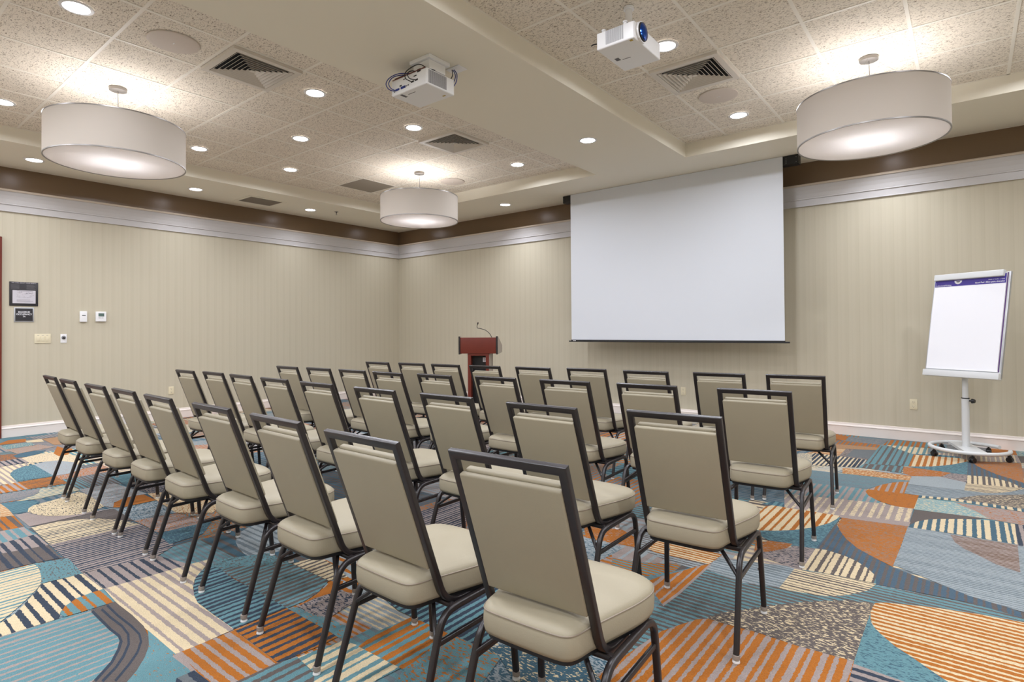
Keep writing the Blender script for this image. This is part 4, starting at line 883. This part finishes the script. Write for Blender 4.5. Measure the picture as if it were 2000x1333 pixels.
for nm, mt, pts in (('blue_cable', M_BLUE, [(-0.165,-0.150,-0.198),(-0.185,-0.185,-0.19),(-0.20,-0.20,-0.15),(-0.17,-0.19,-0.108),(-0.10,-0.16,-0.085),(-0.02,-0.10,-0.085),(0.06,-0.04,-0.095)]),
                    ('blue_cable', M_BLUE, [(-0.15,-0.150,-0.198),(-0.175,-0.175,-0.18),(-0.185,-0.185,-0.14),(-0.14,-0.17,-0.100),(-0.06,-0.12,-0.09),(0.02,-0.06,-0.09)]),
                    ('black_cable', M_BLACK, [(0.04,-0.150,-0.182),(0.015,-0.185,-0.165),(0.01,-0.19,-0.125),(0.035,-0.165,-0.085),(0.10,-0.13,-0.06),(0.15,-0.10,-0.09),(0.19,-0.05,-0.105)]),
                    ('black_cable', M_BLACK, [(0.085,-0.150,-0.180),(0.05,-0.18,-0.17),(0.03,-0.185,-0.13),(0.04,-0.15,-0.10),(0.08,-0.10,-0.105)]),
                    ('blue_cable', M_BLUE, [(0.155,0.175,-0.012),(0.185,0.17,-0.06),(0.185,0.16,-0.11),(0.15,0.145,-0.16),(0.11,0.147,-0.19)]),
                    ('blue_cable', M_BLUE, [(0.165,0.18,-0.012),(0.198,0.175,-0.06),(0.20,0.165,-0.12),(0.17,0.15,-0.17),(0.12,0.147,-0.20)]),
                    ('black_cable', M_BLACK, [(0.15,0.17,-0.012),(0.16,0.165,-0.06),(0.13,0.155,-0.10),(0.08,0.14,-0.108)])):
    bm = bmesh.new(); add_wire(bm, pts, 0.0035); link_mesh(nm, bm, mt, t)
o = link_mesh('cable_plate', rbox(-3.20, -3.06, 3.19, 3.29, ZS-0.006, ZS, 0.002), M_WHITEP); tag(o, 'small white cable outlet plate on the beam behind the left projector', 'outlet')

t = thing('ceiling_projector', 'white projector with a round blue lens hung from the ceiling tiles', 'projector', (-1.745, 3.455, ZT), 0)
b0, b1 = -0.400, -0.288
projector_body(t, 0.27, 0.39, b0, b1)
bm = bmesh.new(); add_cyl(bm, (-0.06, 0.12, -0.27), (-0.06, 0.12, -0.02), 0.024, n=24); add_cyl(bm, (-0.06, 0.12, -0.02), (-0.06, 0.12, -0.003), 0.036, n=32); link_mesh('mount_pole', bm, M_WHITEP, t)
bm = rbox(-0.12, 0.06, -0.10, 0.16, -0.284, -0.262, 0.008); join_bm(bm, rbox(-0.11, 0.01, 0.02, 0.16, -0.265, -0.19, 0.03, 4)); link_mesh('mount_bracket', bm, M_STEELW, t)
bm = bmesh.new(); add_cyl(bm, (-0.06,0.12,-0.145), (-0.06,0.12,-0.17), 0.027, n=24); link_mesh('mount_collar', bm, M_METAL, t)
for xx, yy in ((-0.10, -0.16), (0.06, -0.17), (-0.02, -0.12)):
    bm = bmesh.new(); add_cyl(bm, (xx, yy, -0.288), (xx, yy, -0.268), 0.011, n=16); add_cyl(bm, (xx, yy, -0.270), (xx, yy, -0.262), 0.015, n=16); link_mesh('mount_knob', bm, M_WHITEP, t)
bm = bmesh.new()
for k in range(17): add_box(bm, -0.065+0.0075*k, -0.061+0.0075*k, -0.1965, -0.1945, b0+0.018, b1-0.006)
link_mesh('front_vent', bm, M_GREYP, t, smooth=False)
bm = bmesh.new(); add_cyl(bm, (0.125, -0.105, -0.335), (0.150, -0.105, -0.335), 0.066, n=40); link_mesh('lens_ring', bm, M_WHITEP, t)
bm = bmesh.new(); add_cyl(bm, (0.150, -0.105, -0.335), (0.158, -0.105, -0.335), 0.060, 0.057, n=40); link_mesh('lens_barrel', bm, M_BLACK, t)
bm = bmesh.new(); add_cyl(bm, (0.158, -0.105, -0.335), (0.172, -0.105, -0.335), 0.053, 0.020, n=40); link_mesh('projector_lens', bm, M_LENSB2, t)
bm = bmesh.new(); add_box(bm, 0.095, 0.115, -0.185, -0.165, b0-0.001, b0+0.0005); link_mesh('warning_sticker', bm, M_YEL, t, smooth=False)
bm = bmesh.new(); add_box(bm, -0.06, 0.0, 0.02, 0.026, b0-0.001, b0+0.0005); add_box(bm, -0.10, -0.07, -0.02, 0.02, b0-0.001, b0+0.0005); link_mesh('underside_mark', bm, M_LINED, t, smooth=False)
for pts in ([(-0.10,0.02,-0.285),(-0.13,0.03,-0.24),(-0.115,0.07,-0.19),(-0.075,0.10,-0.11)], [(-0.13,-0.17,-0.345),(-0.16,-0.19,-0.35),(-0.17,-0.20,-0.36)]):
    bm = bmesh.new(); add_wire(bm, pts, 0.004); link_mesh('black_cable', bm, M_BLACK, t)

# ------------------------------------------------------------------ projection screen
t = thing('projection_screen', 'large white pull-down projection screen with black bottom bar', 'projection screen', (-3.21, 7.36, 1.10))
bm = bmesh.new(); add_box(bm, -1.51, 1.495, -0.001, 0.001, 0.028, 2.236); link_mesh('screen_cloth', bm, M_SCREEN, t, smooth=False)
bm = bmesh.new(); add_box(bm, -1.515, 1.50, -0.008, 0.008, 0.010, 0.030); add_cyl(bm, (-1.555, 0, 0.008), (1.55, 0, 0.008), 0.010, n=16); link_mesh('bottom_bar', bm, M_BLACK, t)
bm = bmesh.new(); add_box(bm, -1.48, -1.43, -0.0095, -0.008, 0.012, 0.020); link_mesh('bar_badge', bm, M_WHITEP, t, smooth=False)
bm = bmesh.new(); add_box(bm, -1.655, 1.665, 0.012, 0.128, 2.13, 2.236)
link_mesh('roller_housing', bm, M_BLACK, t, smooth=False)
bm = bmesh.new(); add_cyl(bm, (-1.45, 0.07, 2.18), (1.45, 0.07, 2.18), 0.035, n=24); link_mesh('roller', bm, M_SCREEN, t)
bm = bmesh.new()
for k in range(4): add_cyl(bm, (1.53, 0.013, 2.15+0.018*k), (1.53, 0.010, 2.15+0.018*k), 0.004, n=8)
add_cyl(bm, (1.64, 0.013, 2.15), (1.64, 0.010, 2.15), 0.004, n=8); add_cyl(bm, (1.64, 0.013, 2.21), (1.64, 0.010, 2.21), 0.004, n=8)
link_mesh('bracket_screws', bm, M_GREYP, t)

# ------------------------------------------------------------------ lectern and its microphone
t = thing('lectern', 'dark red wooden lectern with a recessed black front before the back wall', 'lectern', (-5.39, 5.98, 0), math.radians(31))
Wt = 0.257
bm = rbox(-Wt, Wt, 0.0, 0.022, 0.955, 1.180, 0.003); link_mesh('front_board', bm, M_RED, t)
for s in (-1, 1):
    bm = bmesh.new(); x0, x1 = (s*Wt, s*(Wt+0.022)) if s > 0 else (-Wt-0.022, -Wt)
    pr = [(-0.004, 0.945), (0.40, 0.960), (0.42, 1.06), (0.05, 1.195), (-0.004, 1.195)]
    A = [bm.verts.new((x0, y, z)) for y, z in pr]; Bq = [bm.verts.new((x1, y, z)) for y, z in pr]
    for i in range(5): bm.faces.new((A[i], A[(i+1)%5], Bq[(i+1)%5], Bq[i]))
    bm.faces.new(A[::-1]); bm.faces.new(Bq)
    o = link_mesh('side_panel', bm, M_SIDE, t, smooth=False)
    bm = bmesh.new(); add_box(bm, x0-0.001, x1+0.001, -0.008, 0.004, 0.943, 1.197); link_mesh('side_edging', bm, M_FRAME, o, smooth=False)
bm = bmesh.new(); M2 = Matrix.Translation((0, 0.022, 1.165)) @ Matrix.Rotation(math.radians(-16), 4, 'X'); add_box(bm, -Wt, Wt, 0, 0.40, -0.018, 0, M=M2); link_mesh('reading_desk', bm, M_RED, t, smooth=False)
bm = bmesh.new(); add_box(bm, -Wt, Wt, 0.022, 0.40, 0.955, 0.972); link_mesh('shelf', bm, M_RED, t, smooth=False)
bm = bmesh.new(); add_box(bm, -0.150, -0.106, 0.01, 0.30, 0.03, 0.955); add_box(bm, 0.106, 0.150, 0.01, 0.30, 0.03, 0.955); add_box(bm, -0.106, 0.106, 0.01, 0.30, 0.925, 0.955); add_box(bm, -0.106, 0.106, 0.01, 0.30, 0.03, 0.12)
link_mesh('column', bm, M_RED, t, smooth=False)
bm = bmesh.new(); add_box(bm, 0.150, 0.162, 0.03, 0.30, 0.03, 0.950); add_box(bm, -0.162, -0.150, 0.03, 0.30, 0.03, 0.950); link_mesh('column_cheek', bm, M_SIDE, t, smooth=False)
bm = bmesh.new(); add_box(bm, -0.106, 0.106, 0.12, 0.13, 0.12, 0.925); link_mesh('recess_panel', bm, M_BLACK, t, smooth=False)
bm = bmesh.new(); add_box(bm, 0.045, 0.104, 0.117, 0.1195, 0.83, 0.895, 0)
for k in range(4): add_box(bm, 0.058, 0.058+random.uniform(0.02, 0.04), 0.1165, 0.1172, 0.842+0.012*k, 0.846+0.012*k, 1)
link_mesh('rating_label', bm, [M_WHITEINK, M_LINE], t, smooth=False)
bm = rbox(-0.22, 0.22, -0.03, 0.40, 0.003, 0.035, 0.006); link_mesh('base', bm, M_RED, t)
t = thing('gooseneck_microphone', 'thin black gooseneck microphone rising from the top of the lectern', 'microphone', (-5.39, 5.98, 0), math.radians(31))
bm = bmesh.new(); add_wire(bm, [(0.190, 0.10, 1.152), (0.180, 0.10, 1.175), (0.145, 0.11, 1.235), (0.08, 0.13, 1.285), (0.0, 0.14, 1.308), (-0.035, 0.145, 1.315), (-0.043, 0.15, 1.34), (-0.035, 0.15, 1.37)], 0.0045); link_mesh('gooseneck', bm, M_BLACK, t)
bm = bmesh.new(); add_cyl(bm, (-0.035, 0.15, 1.365), (-0.027, 0.15, 1.395), 0.008, 0.010, n=14); link_mesh('microphone_head', bm, M_BLACK, t)
bm = bmesh.new(); add_cyl(bm, (0.190, 0.10, 1.147), (0.190, 0.10, 1.160), 0.016, n=18); link_mesh('microphone_base', bm, M_BLACK, t)

# ------------------------------------------------------------------ flip chart stand and pad
EX, EY = -0.035, 7.19
t = thing('flip_chart_easel', 'white wheeled flip chart stand near the right of the screen wall', 'flip chart stand', (EX, EY, 0))
bm = bmesh.new(); add_cyl(bm, (0, 0, 0.09), (0, 0, 0.575), 0.032, n=24); link_mesh('lower_pole', bm, M_STEELW, t)
bm = bmesh.new(); add_cyl(bm, (0, 0, 0.57), (0, 0, 1.04), 0.025, n=24); link_mesh('upper_pole', bm, M_STEELW, t)
bm = bmesh.new(); add_cyl(bm, (0, 0, 0.572), (0, 0, 0.580), 0.0335, n=24); link_mesh('collar', bm, M_BLACK, t)
bm = bmesh.new(); add_cyl(bm, (0.030, -0.01, 0.552), (0.052, -0.02, 0.552), 0.008, n=10); add_cyl(bm, (0.05, -0.02, 0.552), (0.072, -0.03, 0.552), 0.024, 0.018, n=18); link_mesh('clamp_knob', bm, M_BLACK, t)
bm = bmesh.new(); R = 0.31
ring = [(0.02+R*math.cos(math.radians(a)), -0.01+R*math.sin(math.radians(a)), 0.090) for a in range(40, 40+325, 9)]
add_sweep(bm, ring, circ_prof(0.018, 14), (0, 0, 1)); link_mesh('base_ring', bm, M_STEELW, t)
bm = bmesh.new()
q = [(-0.15, 0.255), (-0.005, 0.32), (0.165, -0.12), (0.165, -0.30), (0.02, -0.33), (-0.02, -0.20)]
q = [(-0.15, 0.26), (0.0, 0.31), (0.16, -0.275), (0.0, -0.33)]
A = [bm.verts.new((x, y, 0.078)) for x, y in q]; Bq = [bm.verts.new((x, y, 0.102)) for x, y in q]
for i in range(4): bm.faces.new((A[i], A[(i+1)%4], Bq[(i+1)%4], Bq[i]))
bm.faces.new(A[::-1]); bm.faces.new(Bq); link_mesh('base_plate', bm, M_STEELW, t, smooth=False)
for k, a in enumerate((-15, -85, -150, 135, 60)):
    cx, cy = 0.02+R*math.cos(math.radians(a)), -0.01+R*math.sin(math.radians(a))
    bm = bmesh.new(); add_cyl(bm, (cx, cy, 0.075), (cx, cy, 0.05), 0.008, n=10)
    dv = Vector((math.cos(k*1.3+1.2), math.sin(k*1.3+1.2), 0))
    for s in (-0.020, 0.004):
        p0 = Vector((cx, cy, 0.0282))+dv*s; add_cyl(bm, p0, p0+dv*0.016, 0.025, n=20)
    add_cyl(bm, Vector((cx, cy, 0.034))-dv*0.018, Vector((cx, cy, 0.034))+dv*0.018, 0.020, n=16); add_cyl(bm, (cx, cy, 0.04), (cx, cy, 0.064), 0.017, n=16)
    link_mesh('caster', bm, M_BLACK, t)
# board: leans back, turned towards the chairs
th = math.radians(-31); bx = Vector((math.cos(th), math.sin(th), 0)); nrm = Vector((math.sin(th), -math.cos(th), 0))
ln = math.radians(10.5); by = Vector((-nrm.x*math.sin(ln), -nrm.y*math.sin(ln), math.cos(ln))); bz = bx.cross(by)
origin = Vector((0, 0, 0.795)) + nrm*0.11 + bx*0.025
BM = frame_matrix(bx, by, bz, origin)
BW, BH = 0.335, 1.02
bm = rbox(-BW, BW, 0, BH, -0.022, -0.006, 0.003, 2, BM); link_mesh('board', bm, M_STEELW, t)
bm = bmesh.new()
for s in ((-BW-0.006, -BW+0.004, 0, BH), (BW-0.004, BW+0.006, 0, BH)): join_bm(bm, rbox(s[0], s[1], s[2], s[3], -0.024, 0.0, 0.002, 2, BM))
link_mesh('board_edge', bm, M_ALU, t)
link_mesh('marker_tray', rbox(-BW-0.006, BW+0.006, -0.012, 0.050, -0.02, 0.034, 0.005, 2, BM), M_STEELW, t)
link_mesh('clamp_bar', rbox(-BW+0.01, BW-0.035, BH-0.05, BH+0.012, -0.006, 0.040, 0.007, 3, BM), M_STEELW, t)
bm = bmesh.new(); join_bm(bm, rbox(-0.085, 0.035, 0.12, 0.26, -0.052, -0.02, 0.004, 2, BM)); link_mesh('board_bracket', bm, M_STEELW, t)
p = thing('flip_chart_pad', 'white easel paper pad with a purple printed header on the stand', 'paper pad', (EX, EY, 0))
bm = bmesh.new(); add_box(bm, -0.325, 0.312, 0.062, BH-0.02, -0.004, 0.010, M=BM); link_mesh('paper_sheets', bm, M_PAPER, p, smooth=False)
bm = bmesh.new(); add_box(bm, -0.325, 0.312, BH-0.112, BH-0.02, 0.0102, 0.0112, M=BM); link_mesh('printed_header', bm, M_PURPLE, p, smooth=False)
bm = bmesh.new(); add_box(bm, 0.312, 0.320, 0.062, BH-0.01, -0.0045, -0.001, M=BM); link_mesh('pad_backing', bm, mat('purple_card', (96, 62, 120), rough=0.6), p, smooth=False)
def on_board(x, y): return BM @ Matrix.Translation((x, y, 0.0116))
text_mesh('header_text', 'Easel Pad | Bloc para chevalet', 0.021, on_board(0.302, BH-0.094), M_WHITEINK, p, 'RIGHT', bold=0.0003)
text_mesh('header_text', 'Sheets  |  Feuilles  |  Hojas', 0.013, on_board(0.302, BH-0.071), M_WHITEINK, p, 'RIGHT')
text_mesh('header_text', 'ProfessionalWriting', 0.019, on_board(-0.318, BH-0.100), M_WHITEINK, p, 'LEFT')
text_mesh('header_text', 'L', 0.016, on_board(-0.316, BH-0.077), M_WHITEINK, p, 'LEFT')
bm = bmesh.new()
V = [bm.verts.new(on_board(-0.105, BH-0.058) @ Vector((0.036*math.cos(PI+PI*i/20), 0.036*math.sin(PI+PI*i/20), 0))) for i in range(21)]; bm.faces.new(V)
link_mesh('header_emblem', bm, M_WHITEINK, p, smooth=False)
bm = bmesh.new()
V = [bm.verts.new(on_board(-0.105, BH-0.058) @ Vector((0.018*math.cos(PI+PI*i/20), 0.012*math.sin(PI+PI*i/20)-0.006, 0.0004))) for i in range(21)]; bm.faces.new(V)
link_mesh('emblem_picture', bm, M_LINE, p, smooth=False)

# ------------------------------------------------------------------ things on the left wall
def wallM(y, z, d=0.0): return frame_matrix((0, 1, 0), (0, 0, 1), (1, 0, 0), (XL+d, y, z))
yc, zc = 1.779, 1.777
t = thing('safety_sign', 'dark framed safety notice with a pale floor plan on the left wall', 'sign', (0, 0, 0))
M2 = wallM(yc, zc)
link_mesh('sign_board', rbox(-0.14, 0.14, -0.15, 0.15, 0, 0.010, 0.002, 2, M2), M_SIGN, t)
bm = bmesh.new(); add_box(bm, -0.110, 0.114, -0.118, 0.045, 0.010, 0.0115, M=M2); link_mesh('floor_plan', bm, M_PLAN, t, smooth=False)
bm = bmesh.new(); rr = random.Random(5)
for i in range(34):
    x = rr.uniform(-0.075, 0.085); y = rr.uniform(-0.055, 0.02); a, b = (rr.uniform(0.008, 0.03), 0.002) if rr.random() < 0.5 else (0.002, rr.uniform(0.006, 0.02))
    add_box(bm, x, x+a, y, y+b, 0.0115, 0.012, M=M2)
for k, y in enumerate((0.034, -0.075, -0.088, -0.100)): add_box(bm, -0.07, 0.09-0.03*(k % 2), y, y+0.003, 0.0115, 0.012, M=M2)
link_mesh('plan_lines', bm, M_LINE, t, smooth=False)
bm = bmesh.new()
for k in range(6): add_box(bm, -0.125, -0.045, 0.062+0.010*k, 0.065+0.010*k, 0.010, 0.0106, M=M2); add_box(bm, 0.025, 0.115-0.01*(k % 3), 0.062+0.010*k, 0.065+0.010*k, 0.010, 0.0106, M=M2)
link_mesh('small_print', bm, M_LINED, t, smooth=False)
text_mesh('heading', 'WE CARE ABOUT YOUR SAFETY', 0.0165, M2 @ Matrix.Translation((0, 0.137, 0.0103)), M_PLAN, t)
t = thing('occupancy_sign', 'small dark maximum occupancy sign below the safety notice', 'sign', (0, 0, 0))
M2 = wallM(1.781, 1.517)
link_mesh('sign_frame', rbox(-0.097, 0.097, -0.091, 0.091, 0, 0.008, 0.002, 2, M2), M_ALU, t)
bm = bmesh.new(); add_box(bm, -0.085, 0.085, -0.079, 0.079, 0.008, 0.0095, M=M2); link_mesh('sign_face', bm, M_SIGN, t, smooth=False)
for s, y in (('MAXIMUM', 0.032), ('OCCUPANCY', 0.004), ('74', -0.024)):
    text_mesh('lettering', s, 0.030, M2 @ Matrix.Translation((0, y, 0.0097)), M_WHITEINK, t, bold=0.0004, sx=0.82)
t = thing('wall_sensor', 'narrow white wall sensor left of the thermostat', 'sensor')
M2 = wallM(2.394, 1.502); link_mesh('sensor_case', rbox(-0.040, 0.040, -0.071, 0.071, 0, 0.030, 0.006, 3, M2), M_WHITEP, t)
bm = bmesh.new(); add_box(bm, -0.018, 0.022, 0.012, 0.020, 0.030, 0.0308, M=M2); link_mesh('sensor_slot', bm, M_BLACK, t, smooth=False)
t = thing('thermostat', 'white wall thermostat with a small grey display', 'thermostat')
M2 = wallM(2.592, 1.505); link_mesh('thermostat_case', rbox(-0.060, 0.060, -0.067, 0.067, 0, 0.028, 0.006, 3, M2), M_WHITEP, t)
bm = bmesh.new(); add_box(bm, -0.032, 0.034, 0.002, 0.045, 0.028, 0.0288, M=M2); link_mesh('display', bm, M_LCD, t, smooth=False)
bm = bmesh.new()
for x in (-0.03, -0.01, 0.012): add_box(bm, x, x+0.012, -0.022, -0.012, 0.028, 0.0288, M=M2)
link_mesh('buttons', bm, M_GREYP, t, smooth=False)
t = thing('light_switch_plate', 'wide ivory triple light switch plate below the signs', 'light switch')
M2 = wallM(1.967, 1.215); link_mesh('switch_plate', rbox(-0.083, 0.083, -0.060, 0.060, 0, 0.007, 0.002, 2, M2), M_IVORY, t)
for k in (-1, 0, 1): link_mesh('rocker_switch', rbox(k*0.046-0.017, k*0.046+0.017, -0.033, 0.033, 0.006, 0.011, 0.002, 2, M2), M_IVORY, t)
bm = bmesh.new()
for k in (-1, 0, 1): add_box(bm, k*0.046-0.010, k*0.046+0.010, 0.036, 0.040, 0.0068, 0.0074, M=M2)
link_mesh('switch_mark', bm, M_LINE, t, smooth=False)
t = thing('volume_control', 'small white volume control plate with a round grey knob', 'volume control')
M2 = wallM(2.183, 1.213); link_mesh('control_plate', rbox(-0.033, 0.033, -0.057, 0.057, 0, 0.007, 0.002, 2, M2), M_WHITEP, t)
bm = bmesh.new(); add_cyl(bm, M2 @ Vector((0, 0.012, 0.007)), M2 @ Vector((0, 0.012, 0.012)), 0.024, n=28); link_mesh('dial_ring', bm, M_GREYP, t)
bm = bmesh.new(); add_cyl(bm, M2 @ Vector((0, 0.006, 0.012)), M2 @ Vector((0, 0.006, 0.032)), 0.015, 0.012, n=24); link_mesh('knob', bm, M_BLACK, t)

def outlet(label, M2):
    t = thing('wall_outlet', label, 'outlet', group='wall outlets')
    link_mesh('cover_plate', rbox(-0.035, 0.035, -0.058, 0.058, 0, 0.006, 0.002, 2, M2), M_IVORY, t)
    for s in (-1, 1):
        bm = bmesh.new(); add_cyl(bm, M2 @ Vector((0, s*0.024, 0.006)), M2 @ Vector((0, s*0.024, 0.0085)), 0.017, n=24); r = link_mesh('receptacle', bm, M_IVORY, t)
        bm = bmesh.new(); add_box(bm, -0.008, -0.006, s*0.024-0.001, s*0.024+0.009, 0.0085, 0.0089, M=M2); add_box(bm, 0.006, 0.008, s*0.024-0.001, s*0.024+0.009, 0.0085, 0.0089, M=M2); add_cyl(bm, M2 @ Vector((0, s*0.024-0.008, 0.0085)), M2 @ Vector((0, s*0.024-0.008, 0.0089)), 0.003, n=10)
        link_mesh('slots', bm, M_LINE, r, smooth=False)
outlet('ivory power outlet low on the left wall', wallM(3.475, 0.422))
backM = lambda x, z: frame_matrix((1, 0, 0), (0, 0, 1), (0, -1, 0), (x, YB, z))
outlet('ivory power outlet low on the screen wall left of the flip chart', backM(-0.495, 0.412))
outlet('ivory power outlet low on the screen wall under the screen', backM(-3.165, 0.400))
